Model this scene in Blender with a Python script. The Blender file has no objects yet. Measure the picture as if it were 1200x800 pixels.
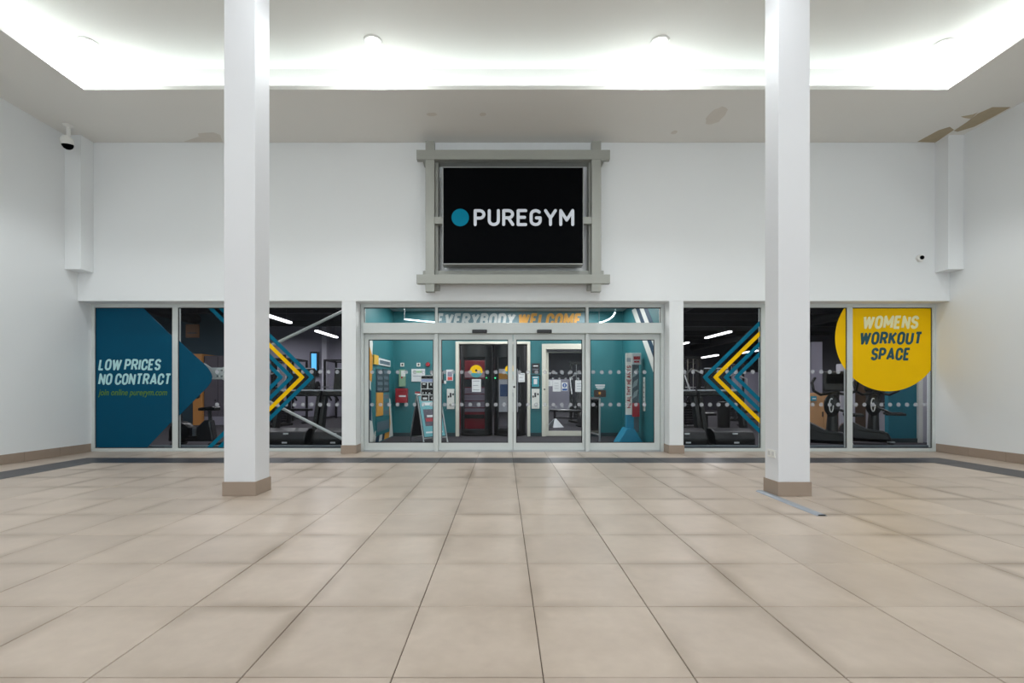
import bpy, bmesh, math, random
from mathutils import Vector, Matrix

random.seed(7)
R = math.radians
C = bpy.context.scene.collection
S = bpy.context.scene

# ------------------------------------------------------------------ camera, world, light, exposure
F, CX, CY, EYE = 545.0, 590.0, 457.0, 1.131        # focal length (px of 1200), principal point, eye height
cam = bpy.data.cameras.new('camera')
cam.sensor_width = 36.0
cam.lens = 36.0 * F / 1200.0
cam.shift_x = (600 - CX) / 1200.0
cam.shift_y = (CY - 400) / 1200.0
cam.clip_start = 0.05
camo = bpy.data.objects.new('camera', cam)
C.objects.link(camo)
camo.location = (0, 0, EYE)
camo.rotation_euler = (R(90), 0, 0)
S.camera = camo

w = bpy.data.worlds.new('world')
S.world = w
w.use_nodes = True
w.node_tree.nodes['Background'].inputs[0].default_value = (0.86, 0.94, 1.0, 1)
w.node_tree.nodes['Background'].inputs[1].default_value = 1.95

S.view_settings.view_transform = 'Standard'
S.view_settings.look = 'None'
S.view_settings.gamma = 1.0
S.view_settings.use_curve_mapping = False
S.view_settings.exposure = 0.0

# hall dimensions (metres)
XL, XR = -7.6, 7.97            # side walls
YW, YG, YB = 8.30, 8.62, -8.0  # shop wall face, glass plane, rear wall
ZC, ZU = 5.55, 6.02            # lower and upper ceiling
CVX0, CVX1, CVY0, CVY1 = -6.17, 6.53, -5.0, 6.84    # cove opening
COVE_W = 2.1                  # watts per metre of LED strip
DOWN_W = 31.0                  # watts per downlight

def area_light(name, loc, rot, sx, sy, watts, col=(1, 1, 1), spread=180, shape='RECTANGLE'):
    l = bpy.data.lights.new(name, 'AREA')
    l.shape = shape
    l.size = sx
    if shape == 'RECTANGLE':
        l.size_y = sy
    l.energy = watts
    l.color = col
    l.spread = R(spread)
    o = bpy.data.objects.new(name, l)
    C.objects.link(o)
    o.location = loc
    o.rotation_euler = rot
    return o

COOL = (0.90, 0.97, 1.0)
UP = (R(180), 0, 0)
# LED strips lying on the ledge of the ceiling cove
LX, LY = CVX1 - CVX0, CVY1 - CVY0
TILT = 80          # strips lean towards the upstand behind them
area_light('cove_strip_light', ((CVX0 + CVX1) / 2, CVY1 + .10, ZC + .1), (R(180 - TILT), 0, 0), LX, .05, COVE_W * LX, COOL)
area_light('cove_strip_light', ((CVX0 + CVX1) / 2, CVY0 - .10, ZC + .1), (R(180 + TILT), 0, 0), LX, .05, COVE_W * LX, COOL)
area_light('cove_strip_light', (CVX0 - .10, (CVY0 + CVY1) / 2, ZC + .1), (0, R(180 - TILT), 0), .05, LY, COVE_W * LY, COOL)
area_light('cove_strip_light', (CVX1 + .10, (CVY0 + CVY1) / 2, ZC + .1), (0, R(180 + TILT), 0), .05, LY, COVE_W * LY, COOL)

# ------------------------------------------------------------------ helpers
def lin(c):
    return tuple(((v / 255) / 12.92 if v / 255 <= .04045 else ((v / 255 + .055) / 1.055) ** 2.4) for v in c)

MATS = {}
def mat(name, rgb, rough=.55, metal=0.0, var=.05, scale=6.0, bump=0.0, spec=.5, emit=0.0, alpha=1.0):
    """procedural paint/plastic/metal: noise-varied colour, optional fine bump"""
    if name in MATS:
        return MATS[name]
    m = bpy.data.materials.new(name)
    m.use_nodes = True
    nt = m.node_tree
    b = nt.nodes['Principled BSDF']
    c = lin(rgb)
    tc = nt.nodes.new('ShaderNodeTexCoord')
    nz = nt.nodes.new('ShaderNodeTexNoise')
    nz.inputs['Scale'].default_value = scale
    nz.inputs['Detail'].default_value = 4
    nt.links.new(tc.outputs['Object'], nz.inputs['Vector'])
    mx = nt.nodes.new('ShaderNodeMix')
    mx.data_type = 'RGBA'
    mx.inputs[6].default_value = (*[max(0, v * (1 - var)) for v in c], 1)
    mx.inputs[7].default_value = (*[min(1, v * (1 + var)) for v in c], 1)
    nt.links.new(nz.outputs['Fac'], mx.inputs[0])
    nt.links.new(mx.outputs[2], b.inputs['Base Color'])
    b.inputs['Roughness'].default_value = rough
    b.inputs['Metallic'].default_value = metal
    b.inputs['Specular IOR Level'].default_value = spec
    if emit:
        nt.links.new(mx.outputs[2], b.inputs['Emission Color'])
        b.inputs['Emission Strength'].default_value = emit
    if alpha < 1:
        b.inputs['Alpha'].default_value = alpha
    if bump:
        nb = nt.nodes.new('ShaderNodeTexNoise')
        nb.inputs['Scale'].default_value = scale * 12
        nt.links.new(tc.outputs['Object'], nb.inputs['Vector'])
        bp = nt.nodes.new('ShaderNodeBump')
        bp.inputs['Strength'].default_value = bump
        bp.inputs['Distance'].default_value = .004
        nt.links.new(nb.outputs['Fac'], bp.inputs['Height'])
        nt.links.new(bp.outputs['Normal'], b.inputs['Normal'])
    MATS[name] = m
    return m

def glass(name, tint=(1, 1, 1), ior=1.3, rough=0.0):
    m = bpy.data.materials.new(name)
    m.use_nodes = True
    nt = m.node_tree
    nt.nodes.clear()
    out = nt.nodes.new('ShaderNodeOutputMaterial')
    tr = nt.nodes.new('ShaderNodeBsdfTransparent')
    tr.inputs[0].default_value = (*tint, 1)
    gl = nt.nodes.new('ShaderNodeBsdfGlossy')
    gl.inputs['Roughness'].default_value = rough
    fr = nt.nodes.new('ShaderNodeFresnel')
    fr.inputs['IOR'].default_value = ior
    mx = nt.nodes.new('ShaderNodeMixShader')
    nt.links.new(fr.outputs[0], mx.inputs[0])
    nt.links.new(tr.outputs[0], mx.inputs[1])
    nt.links.new(gl.outputs[0], mx.inputs[2])
    nt.links.new(mx.outputs[0], out.inputs['Surface'])
    return m

def at(px, py, Y):
    """measured point: photo pixel at a known distance -> metres"""
    return Vector(((px - CX) * Y / F, Y, EYE + (CY - py) * Y / F))

class MB:
    """collects shapes into one mesh"""
    def __init__(self, M=None):
        self.v, self.f, self.M = [], [], M or Matrix.Identity(4)
    def add(self, vs, fs):
        n = len(self.v)
        self.v += [self.M @ Vector(p) for p in vs]
        self.f += [[i + n for i in f] for f in fs]
        return self
    def box(self, x0, x1, y0, y1, z0, z1):
        return self.add([(x0, y0, z0), (x1, y0, z0), (x1, y1, z0), (x0, y1, z0), (x0, y0, z1), (x1, y0, z1), (x1, y1, z1), (x0, y1, z1)],
                        [(0, 3, 2, 1), (4, 5, 6, 7), (0, 1, 5, 4), (1, 2, 6, 5), (2, 3, 7, 6), (3, 0, 4, 7)])
    def prism(self, pts, o, u, v, n, t):
        """2D outline pts in the plane (o; u, v), extruded t along n"""
        o, u, v, n = Vector(o), Vector(u), Vector(v), Vector(n)
        a = [o + u * p[0] + v * p[1] for p in pts]
        k = len(a)
        return self.add(a + [p + n * t for p in a],
                        [tuple(range(k))[::-1], tuple(range(k, 2 * k))] + [(i, (i + 1) % k, (i + 1) % k + k, i + k) for i in range(k)])
    def cyl(self, p0, p1, r, r2=None, n=14):
        return self.tube([p0, p1], [r, r if r2 is None else r2], n)
    def tube(self, pts, r, n=10):
        pts = [Vector(p) for p in pts]
        rs = r if isinstance(r, (list, tuple)) else [r] * len(pts)
        vs, fs = [], []
        ref = None
        for i, p in enumerate(pts):
            a = pts[max(0, i - 1)]
            b = pts[min(len(pts) - 1, i + 1)]
            d = (b - a).normalized()
            if ref is None:
                ref = Vector((0, 0, 1)) if abs(d.z) < .9 else Vector((1, 0, 0))
            x = d.cross(ref).normalized()
            y = x.cross(d).normalized()
            ref = y
            for k in range(n):
                t = 2 * math.pi * k / n
                vs.append(p + (x * math.cos(t) + y * math.sin(t)) * rs[i])
        for i in range(len(pts) - 1):
            for k in range(n):
                k2 = (k + 1) % n
                fs.append((i * n + k, i * n + k2, (i + 1) * n + k2, (i + 1) * n + k))
        fs.append(tuple(range(n))[::-1])
        fs.append(tuple((len(pts) - 1) * n + k for k in range(n)))
        return self.add(vs, fs)
    def lathe(self, prof, c=(0, 0, 0), n=24, a0=0, a1=360):
        full = abs(a1 - a0) >= 360
        m = n if full else n + 1
        vs, fs = [], []
        for r, z in prof:
            for k in range(m):
                t = R(a0 + (a1 - a0) * k / n)
                vs.append((c[0] + r * math.cos(t), c[1] + r * math.sin(t), c[2] + z))
        for i in range(len(prof) - 1):
            for k in range(n):
                k2 = (k + 1) % m
                fs.append((i * m + k, i * m + k2, (i + 1) * m + k2, (i + 1) * m + k))
        return self.add(vs, fs)
    def shell(self, c, r, t, z0, z1, a0, a1, n=12):
        """curved wall of thickness t round a vertical axis"""
        vs, fs = [], []
        for k in range(n + 1):
            a = R(a0 + (a1 - a0) * k / n)
            for rr, z in ((r, z0), (r, z1), (r - t, z1), (r - t, z0)):
                vs.append((c[0] + rr * math.cos(a), c[1] + rr * math.sin(a), z))
        for k in range(n):
            for j in range(4):
                j2 = (j + 1) % 4
                fs.append((k * 4 + j, k * 4 + j2, k * 4 + 4 + j2, k * 4 + 4 + j))
        fs += [(0, 1, 2, 3), tuple(n * 4 + j for j in (3, 2, 1, 0))]
        return self.add(vs, fs)
    def ball(self, c, rx, ry=None, rz=None, n=16, m=10):
        ry = ry or rx
        rz = rz or rx
        vs, fs = [], []
        for i in range(m + 1):
            p = math.pi * i / m
            for k in range(n):
                t = 2 * math.pi * k / n
                vs.append((c[0] + rx * math.sin(p) * math.cos(t), c[1] + ry * math.sin(p) * math.sin(t), c[2] + rz * math.cos(p)))
        for i in range(m):
            for k in range(n):
                k2 = (k + 1) % n
                fs.append((i * n + k, (i + 1) * n + k, (i + 1) * n + k2, i * n + k2))
        return self.add(vs, fs)
    def mesh(self, name, m, smooth=False):
        me = bpy.data.meshes.new(name)
        me.from_pydata([tuple(p) for p in self.v], [], self.f)
        bm = bmesh.new()
        bm.from_mesh(me)
        bmesh.ops.remove_doubles(bm, verts=bm.verts, dist=1e-6)
        bmesh.ops.recalc_face_normals(bm, faces=bm.faces)
        bm.to_mesh(me)
        bm.free()
        if smooth:
            me.shade_auto = True if False else None if False else None
        me.materials.append(m)
        return me
    def build(self, name, m, parent=None, bevel=0.0, smooth=False, label=None, kind=None):
        me = bpy.data.meshes.new(name)
        me.from_pydata([tuple(p) for p in self.v], [], self.f)
        bm = bmesh.new()
        bm.from_mesh(me)
        bmesh.ops.remove_doubles(bm, verts=bm.verts, dist=1e-6)
        bmesh.ops.recalc_face_normals(bm, faces=bm.faces)
        if smooth:
            for f in bm.faces:
                f.smooth = True
            for e in bm.edges:
                if len(e.link_faces) == 2 and e.calc_face_angle(0) > R(35):
                    e.smooth = False
        bm.to_mesh(me)
        bm.free()
        me.materials.append(m)
        o = bpy.data.objects.new(name, me)
        C.objects.link(o)
        if parent:
            o.parent = parent
            inv = parent.matrix_basis.inverted()
            if parent.parent:
                inv = inv @ parent.parent.matrix_basis.inverted()
            o.matrix_parent_inverse = Matrix.Identity(4)
            if not getattr(self, 'local', False):
                o.matrix_basis = inv
        if bevel:
            bv = o.modifiers.new('bevel', 'BEVEL')
            bv.width = bevel
            bv.segments = 2
            bv.limit_method = 'ANGLE'
        if label:
            o['label'] = label
        if kind:
            o['kind'] = kind
        return o

def B(*a):
    return MB().box(*a)

def thing(name, label, cat, loc=(0, 0, 0), rotz=0, group=None):
    o = bpy.data.objects.new(name, None)
    o.empty_display_size = .1
    C.objects.link(o)
    o.location = loc
    o.rotation_euler = (0, 0, rotz)
    o.matrix_basis = Matrix.Translation(loc) @ Matrix.Rotation(rotz, 4, 'Z')
    o['label'] = label
    o['category'] = cat
    if group:
        o['group'] = group
    return o

def tag(o, label, cat, group=None):
    o['label'] = label
    o['category'] = cat
    if group:
        o['group'] = group
    return o

def L(M=None):
    """builder whose coordinates are already local to its parent"""
    m = MB(M)
    m.local = True
    return m

def dup(root, loc, rotz, label):
    r = root.copy()
    C.objects.link(r)
    r.location = loc
    r.rotation_euler = (0, 0, rotz)
    r['label'] = label
    for ch in list(root.children):
        c = ch.copy()
        C.objects.link(c)
        c.parent = r
        for g in list(ch.children):
            d = g.copy()
            C.objects.link(d)
            d.parent = c
    return r

# ---- stroke lettering: glyph = (width, polylines) with cap height 1
def arc(cx, cy, rx, ry, a0, a1, n=10):
    return [(cx + rx * math.cos(R(a0 + (a1 - a0) * i / n)), cy + ry * math.sin(R(a0 + (a1 - a0) * i / n))) for i in range(n + 1)]

GL = {
    'A': (.60, [[(0, 0), (.5, 1), (1, 0)], [(.17, .26), (.83, .26)]]),
    'B': (.50, [[(0, 0), (0, 1), (.5, 1)] + arc(.55, .77, .40, .23, 90, -90) + [(0, .54)], [(.5, .54)] + arc(.55, .27, .45, .27, 90, -90) + [(0, 0)]]),
    'C': (.48, [[(1, .70)] + arc(.5, .72, .5, .28, 0, 180) + arc(.5, .28, .5, .28, 180, 360) + [(1, .30)]]),
    'D': (.50, [[(0, 0), (0, 1), (.45, 1)] + arc(.5, .7, .5, .3, 90, 0) + arc(.5, .3, .5, .3, 0, -90) + [(0, 0)]]),
    'E': (.42, [[(1, 1), (0, 1), (0, 0), (1, 0)], [(0, .52), (.85, .52)]]),
    'G': (.50, [arc(.5, .72, .5, .28, 38, 180) + arc(.5, .28, .5, .28, 180, 360) + [(1, .48), (.58, .48)]]),
    'H': (.50, [[(0, 0), (0, 1)], [(1, 0), (1, 1)], [(0, .52), (1, .52)]]),
    'I': (.02, [[(0, 0), (0, 1)]]),
    'K': (.52, [[(0, 0), (0, 1)], [(1, 1), (.08, .42)], [(.32, .58), (1, 0)]]),
    'L': (.40, [[(0, 1), (0, 0), (1, 0)]]),
    'M': (.66, [[(0, 0), (0, 1), (.5, .32), (1, 1), (1, 0)]]),
    'N': (.52, [[(0, 0), (0, 1), (1, 0), (1, 1)]]),
    'O': (.50, [arc(.5, .70, .5, .30, 0, 180) + arc(.5, .30, .5, .30, 180, 360) + [(1, .70)]]),
    'P': (.48, [[(0, 0), (0, 1), (.5, 1)] + arc(.52, .73, .48, .27, 90, -90) + [(0, .46)]]),
    'R': (.50, [[(0, 0), (0, 1), (.5, 1)] + arc(.52, .74, .46, .26, 90, -90) + [(0, .48)], [(.5, .48), (1, 0)]]),
    'S': (.46, [arc(.5, .75, .5, .25, 5, 270) + arc(.5, .25, .5, .25, 90, -175)]),
    'T': (.50, [[(0, 1), (1, 1)], [(.5, 1), (.5, 0)]]),
    'U': (.50, [[(0, 1)] + arc(.5, .28, .5, .28, 180, 360) + [(1, 1)]]),
    'V': (.56, [[(0, 1), (.5, 0), (1, 1)]]),
    'W': (.82, [[(0, 1), (.25, 0), (.5, .9), (.75, 0), (1, 1)]]),
    'Y': (.54, [[(0, 1), (.5, .46), (1, 1)], [(.5, .46), (.5, 0)]]),
}

LAYER = [0]
def ribbon(mb, pts, wd, o, u, v, n, t, caps=False, sh=0.0):
    """flat band of width wd along 2D pts, round joins; pieces step forward by a hair so no two faces coincide"""
    n = Vector(n)
    def step():
        LAYER[0] = (LAYER[0] + 1) % 89
        return Vector(o) - n * .00005 * LAYER[0]
    for i in range(len(pts) - 1):
        a, b = Vector(pts[i]), Vector(pts[i + 1])
        d = b - a
        if d.length < 1e-7:
            continue
        q = Vector((-d.y, d.x)).normalized() * wd / 2
        mb.prism([(c_[0] + sh * c_[1], c_[1]) for c_ in (a + q, a - q, b - q, b + q)], step(), u, v, n, t)
    rng = range(len(pts)) if caps else range(1, len(pts) - 1)
    for i in rng:
        cs = [(pts[i][0] + wd / 2 * math.cos(2 * math.pi * k / 12), pts[i][1] + wd / 2 * math.sin(2 * math.pi * k / 12)) for k in range(12)]
        mb.prism([(c_[0] + sh * c_[1], c_[1]) for c_ in cs], step(), u, v, n, t)

def lettering(mb, text, o, u, v, n, width, height, weight=.2, slant=0.0, gap=.2, t=.002, caps=False, space=.32):
    """text from o along u, fitted to width x height"""
    wt = weight
    x, items, pl_ix = 0.0, [], {}
    for ch in text:
        if ch == ' ':
            x += space
            continue
        gw, st = GL[ch]
        if isinstance(mb, list):      # one builder per letter
            mb.append(MB())
        for pl in st:
            items.append([(x + wt / 2 + p[0] * gw, wt / 2 + p[1] * (1 - wt)) for p in pl])
            if isinstance(mb, list):
                pl_ix[id(items[-1])] = len(mb) - 1
        x += gw + wt + gap * .5
    tot = x - gap * .5 + slant
    kx = width / tot
    for pl in items:
        pts = [(p[0] * kx, p[1] * height) for p in pl]
        ribbon(mb if not isinstance(mb, list) else mb[pl_ix[id(pl)]], pts, wt * height * (kx / height * .5 + .5), o, u, v, n, t, caps, slant * kx / height)

# ------------------------------------------------------------------ materials
M_wall = mat('white_wall_paint', (234, 237, 238), .6, var=.02, scale=.8, bump=.05)
M_ceil = mat('ceiling_paint', (232, 231, 226), .7, var=.03, scale=.7)
M_pillar = mat('pillar_paint', (226, 227, 230), .4, var=.015, scale=1.5)
M_taupe = mat('taupe_skirting', (158, 141, 126), .45, var=.07, scale=7)
M_frame = mat('pale_aluminium', (206, 212, 210), .42, metal=.1, var=.02, scale=4)
M_white = mat('white_plastic', (232, 232, 228), .4, var=.02)
M_offw = mat('cream_gloss', (228, 224, 212), .35, var=.02)
M_steel = mat('grey_steel_paint', (158, 160, 153), .42, metal=.1, var=.04, scale=3)
M_black = mat('black_plastic', (20, 20, 23), .35, var=.15, scale=9)
M_blackm = mat('black_matt', (13, 13, 15), .65, var=.15, scale=9)
M_charc = mat('charcoal_plastic', (36, 36, 41), .4, var=.12, scale=9)
M_silver = mat('silver_metal', (185, 187, 190), .28, metal=.8, var=.04)
M_screen = mat('screen_black', (6, 7, 9), .5, var=.05, spec=.02)
M_letter = mat('screen_lettering', (214, 219, 228), .6, var=.01, spec=.1)
M_logo = mat('logo_teal', (0, 118, 146), .6, var=.01, spec=.08)
M_teal = mat('teal_wall_paint', (44, 116, 124), .5, var=.05, scale=1.3)
M_tealv = mat('teal_window_vinyl', (0, 74, 102), .5, var=.06, scale=2.0, spec=.12)
M_tealc = mat('teal_chevron_vinyl', (0, 104, 132), .5, var=.03, spec=.12)
M_yellow = mat('yellow_window_vinyl', (246, 196, 0), .5, var=.02, spec=.12)
M_vtext = mat('pale_vinyl_lettering', (178, 222, 224), .5, var=.02)
M_ytext = mat('cream_vinyl_lettering', (245, 240, 190), .5, var=.02)
M_dtext = mat('dark_teal_lettering', (10, 74, 88), .5, var=.02)
M_gtext = mat('green_vinyl_lettering', (80, 122, 22), .5, var=.02)
M_navy = mat('navy_vinyl', (18, 58, 88), .5, var=.04)
M_orange = mat('orange_print', (226, 160, 60), .5, var=.05)
M_red = mat('red_plastic', (164, 32, 44), .4, var=.05)
M_paper = mat('white_paper', (230, 231, 234), .7, var=.03)
M_carpet = mat('grey_carpet', (72, 70, 75), .95, var=.25, scale=30, bump=.4, spec=.1)
M_gwall = mat('lavender_grey_wall', (150, 147, 162), .7, var=.05, scale=1.2)
M_gdark = mat('dark_teal_grey_wall', (60, 84, 98), .7, var=.08, scale=1.0)
M_gceil = mat('black_exposed_ceiling', (22, 22, 26), .85, var=.2, scale=2)
M_beam = mat('grey_roof_steel', (34, 34, 40), .6, var=.1)
M_wood = mat('oak_panel', (196, 150, 108), .5, var=.1, scale=5)
M_lock = mat('grey_locker', (98, 92, 102), .5, var=.05)
M_tube = mat('lit_tube', (255, 250, 255), .4, emit=4.0, var=0)
M_lamp = mat('lit_downlight', (255, 252, 245), .4, emit=6.0, var=0)
M_strip = mat('lit_strip', (235, 250, 255), .4, emit=2.2, var=0)
M_led = mat('green_led', (60, 255, 150), .4, emit=2.5, var=0)
M_tv = mat('lit_blue_screen', (90, 180, 240), .4, emit=1.0, var=.25, scale=5)
M_band = mat('dark_band_tile', (58, 57, 62), .4, var=.1, scale=5)
M_grout = mat('dark_grout', (96, 84, 74), .9, var=.15, scale=20)
M_stain = mat('damp_stain', (186, 173, 148), .9, var=.12, scale=14)
M_stain2 = mat('bare_plaster_patch', (178, 164, 138), .9, var=.12, scale=12)
M_bluep = mat('light_blue_plastic', (40, 140, 176), .4, var=.05)
M_alu = mat('grey_cable_cover', (150, 156, 165), .4, metal=.2, var=.05)
M_dot = mat('frosted_dot_film', (205, 208, 214), .8, var=.02, alpha=.38)
G_shop = glass('shop_glass', (.93, .95, .95), 1.14)
G_door = glass('door_glass', (.95, .97, .97), 1.15)
G_dark = glass('tinted_glass', (.8, .81, .83), 1.25)

def tile_material():
    m = bpy.data.materials.new('beige_floor_tile')
    m.use_nodes = True
    nt = m.node_tree
    N = nt.nodes.new
    Lk = nt.links.new
    b = nt.nodes['Principled BSDF']
    geo = N('ShaderNodeNewGeometry')
    info = N('ShaderNodeObjectInfo')
    n1 = N('ShaderNodeTexNoise'); n1.inputs['Scale'].default_value = 2.3; n1.inputs['Detail'].default_value = 6
    n2 = N('ShaderNodeTexNoise'); n2.inputs['Scale'].default_value = 14; n2.inputs['Detail'].default_value = 5
    Lk(geo.outputs['Position'], n1.inputs['Vector']); Lk(geo.outputs['Position'], n2.inputs['Vector'])
    ra = N('ShaderNodeValToRGB')
    ra.color_ramp.elements[0].position = .3; ra.color_ramp.elements[0].color = (*lin((176, 161, 147)), 1)
    ra.color_ramp.elements[1].position = .7; ra.color_ramp.elements[1].color = (*lin((196, 181, 167)), 1)
    ad = N('ShaderNodeMath'); ad.operation = 'MULTIPLY_ADD'; ad.inputs[1].default_value = .35; ad.inputs[2].default_value = 0
    Lk(n2.outputs['Fac'], ad.inputs[0])
    ad2 = N('ShaderNodeMath'); ad2.operation = 'MULTIPLY_ADD'; ad2.inputs[1].default_value = .65
    Lk(n1.outputs['Fac'], ad2.inputs[0]); Lk(ad.outputs[0], ad2.inputs[2])
    Lk(ad2.outputs[0], ra.inputs['Fac'])
    # worn-in grime close to each tile's edge
    tc = N('ShaderNodeTexCoord')
    sx = N('ShaderNodeSeparateXYZ'); Lk(tc.outputs['Generated'], sx.inputs[0])
    def edge(out):
        s = N('ShaderNodeMath'); s.operation = 'SUBTRACT'; s.inputs[1].default_value = .5; Lk(out, s.inputs[0])
        a = N('ShaderNodeMath'); a.operation = 'ABSOLUTE'; Lk(s.outputs[0], a.inputs[0])
        return a
    ex, ey = edge(sx.outputs['X']), edge(sx.outputs['Y'])
    mxm = N('ShaderNodeMath'); mxm.operation = 'MAXIMUM'; Lk(ex.outputs[0], mxm.inputs[0]); Lk(ey.outputs[0], mxm.inputs[1])
    mr = N('ShaderNodeMapRange'); mr.interpolation_type = 'SMOOTHSTEP'
    mr.inputs['From Min'].default_value = .33; mr.inputs['From Max'].default_value = .5
    Lk(mxm.outputs[0], mr.inputs['Value'])
    n3 = N('ShaderNodeTexNoise'); n3.inputs['Scale'].default_value = 1.1; n3.inputs['Detail'].default_value = 3
    Lk(geo.outputs['Position'], n3.inputs['Vector'])
    mr2 = N('ShaderNodeMapRange'); mr2.inputs['From Min'].default_value = .42; mr2.inputs['From Max'].default_value = .68
    mr2.inputs['To Max'].default_value = .75
    Lk(n3.outputs['Fac'], mr2.inputs['Value'])
    ml = N('ShaderNodeMath'); ml.operation = 'MULTIPLY'; Lk(mr.outputs['Result'], ml.inputs[0]); Lk(mr2.outputs['Result'], ml.inputs[1])
    mx = N('ShaderNodeMix'); mx.data_type = 'RGBA'; mx.inputs[7].default_value = (*lin((138, 122, 105)), 1)
    Lk(ml.outputs[0], mx.inputs[0]); Lk(ra.outputs[0], mx.inputs[6])
    # batch difference tile to tile
    mr3 = N('ShaderNodeMapRange'); mr3.inputs['To Min'].default_value = .94; mr3.inputs['To Max'].default_value = 1.05
    Lk(info.outputs['Random'], mr3.inputs['Value'])
    mu = N('ShaderNodeVectorMath'); mu.operation = 'SCALE'
    Lk(mx.outputs[2], mu.inputs[0]); Lk(mr3.outputs['Result'], mu.inputs['Scale'])
    Lk(mu.outputs[0], b.inputs['Base Color'])
    rr = N('ShaderNodeMapRange'); rr.inputs['To Min'].default_value = .26; rr.inputs['To Max'].default_value = .42
    Lk(n2.outputs['Fac'], rr.inputs['Value']); Lk(rr.outputs['Result'], b.inputs['Roughness'])
    b.inputs['Specular IOR Level'].default_value = .45
    return m
M_tile = tile_material()

# ------------------------------------------------------------------ hall shell
def struct(o, label=None):
    o['kind'] = 'structure'
    if label:
        o['label'] = label
    return o

floor = struct(B(XL - .1, XR + .1, YB, 8.75, -.12, -.006).build('floor', M_grout), 'grouted floor laid with large beige stone tiles and a dark border band')

SX, SY, GX0, GY0 = .595, .600, .157, 1.833          # tile pitch and grid origin
KX0, KX1 = -11, 11                                   # field columns
xa, xb = GX0 + SX * KX0, GX0 + SX * KX1              # edges of the beige field
ya = GY0 + SY * 9                                    # field meets the dark band
band = .555
def tile_mesh(name, sx, sy, m):
    h, g, c = .012, .0022, .0022
    me = bpy.data.meshes.new(name)
    x, y = sx / 2 - g, sy / 2 - g
    vs = [(-x, -y, -h), (x, -y, -h), (x, y, -h), (-x, y, -h), (-x, -y, -c), (x, -y, -c), (x, y, -c), (-x, y, -c),
          (-x + c, -y + c, 0), (x - c, -y + c, 0), (x - c, y - c, 0), (-x + c, y - c, 0)]
    fs = [(8, 9, 10, 11)] + [(i, (i + 1) % 4, (i + 1) % 4 + 4, i + 4) for i in range(4)] + [(i + 4, (i + 1) % 4 + 4, (i + 1) % 4 + 8, i + 8) for i in range(4)]
    me.from_pydata(vs, [], fs)
    me.materials.append(m)
    return me
def seen(x, y):
    if y < .6:
        return False
    px, py = CX + F * x / y, CY + F * EYE / y
    return -60 < px < 1260 and py < 860
far_tiles = MB()
def place_tile(me, x, y, sx, sy, name='tile'):
    if seen(x - math.copysign(sx / 2, x), y + sy / 2):
        o = bpy.data.objects.new(name, me)
        C.objects.link(o)
        o.parent = floor
        o.location = (x, y, random.uniform(-.0006, .0006))
    else:
        far_tiles.box(x - sx / 2 + .002, x + sx / 2 - .002, y - sy / 2 + .002, y + sy / 2 - .002, -.012, 0)
T_field = tile_mesh('tile', SX, SY, M_tile)
for r in range(-16, 9):
    for k in range(KX0, KX1):
        place_tile(T_field, GX0 + SX * (k + .5), GY0 + SY * (r + .5), SX, SY)
# dark border band: along the shop front, then down both sides
T_bandf = tile_mesh('dark_tile', SX, band, M_band)
T_bands = tile_mesh('dark_tile', .58, SY, M_band)
for k in range(KX0, KX1):
    place_tile(T_bandf, GX0 + SX * (k + .5), ya + band / 2, SX, band, 'dark_tile')
T_bandc = tile_mesh('dark_tile', .58, band, M_band)
for x in (xa - .29, xb + .29):
    place_tile(T_bandc, x, ya + band / 2, .58, band, 'dark_tile')
    for r in range(-16, 9):
        place_tile(T_bands, x, GY0 + SY * (r + .5), .58, SY, 'dark_tile')
# outer strips between band and walls / shop glass
wl, wr = (xa - .58) - XL, XR - (xb + .58)
T_l, T_r = tile_mesh('tile', wl, SY, M_tile), tile_mesh('tile', wr, SY, M_tile)
for r in range(-16, 9):
    place_tile(T_l, XL + wl / 2, GY0 + SY * (r + .5), wl, SY)
    place_tile(T_r, XR - wr / 2, GY0 + SY * (r + .5), wr, SY)
yo = ya + band
dz = 8.75 - yo
T_o = tile_mesh('tile', SX, dz, M_tile)
for k in range(KX0, KX1):
    place_tile(T_o, GX0 + SX * (k + .5), yo + dz / 2, SX, dz)
for x0, x1 in ((XL, xa), (xb, XR)):
    wd = x1 - x0
    place_tile(tile_mesh('tile', wd, dz, M_tile), (x0 + x1) / 2, yo + dz / 2, wd, dz)
for x0, x1 in ((XL, xa - .58), (xb + .58, XR)):
    place_tile(tile_mesh('tile', x1 - x0, band, M_tile), (x0 + x1) / 2, ya + band / 2, x1 - x0, band)
far_tiles.build('tile', M_tile, floor, kind='stuff')

# walls
struct(B(XL - .2, XL, YB, 8.75, 0, ZC).build('wall_left', M_wall), 'plain white painted side wall beside the teal shop window')
struct(B(XR, XR + .2, YB, 8.75, 0, ZC).build('wall_right', M_wall), 'plain white painted side wall beside the yellow shop window')
bw_ = MB()  # unseen rear wall; opening added so frontal light reaches the shopfront
bw_.box(XL - .2, XL + .5, YB - .2, YB, 0, ZU)
bw_.box(XR - .5, XR + .2, YB - .2, YB, 0, ZU)
bw_.box(XL + .5, XR - .5, YB - .2, YB, 5.1, ZU)
struct(bw_.build('wall_back', M_wall), 'unseen rear wall, its wide opening added to let light onto the shopfront')
ZO = 2.72                       # head of the shopfront openings
PL0, PL1, PR0, PR1 = -2.886, -2.635, 2.962, 3.213    # the two narrow piers
wf = MB()
wf.box(XL, XR, YW, 8.75, ZO, ZC)
wf.box(PL0, PL1, YW, 8.75, 0, ZO)
wf.box(PR0, PR1, YW, 8.75, 0, ZO)
wf.box(-14.5, XL - .2, 8.6, 8.75, 0, ZC + .6)  # unseen wall extensions added to block mall light from the gym
wf.box(XR + .2, 14.5, 8.6, 8.75, 0, ZC + .6)
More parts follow.
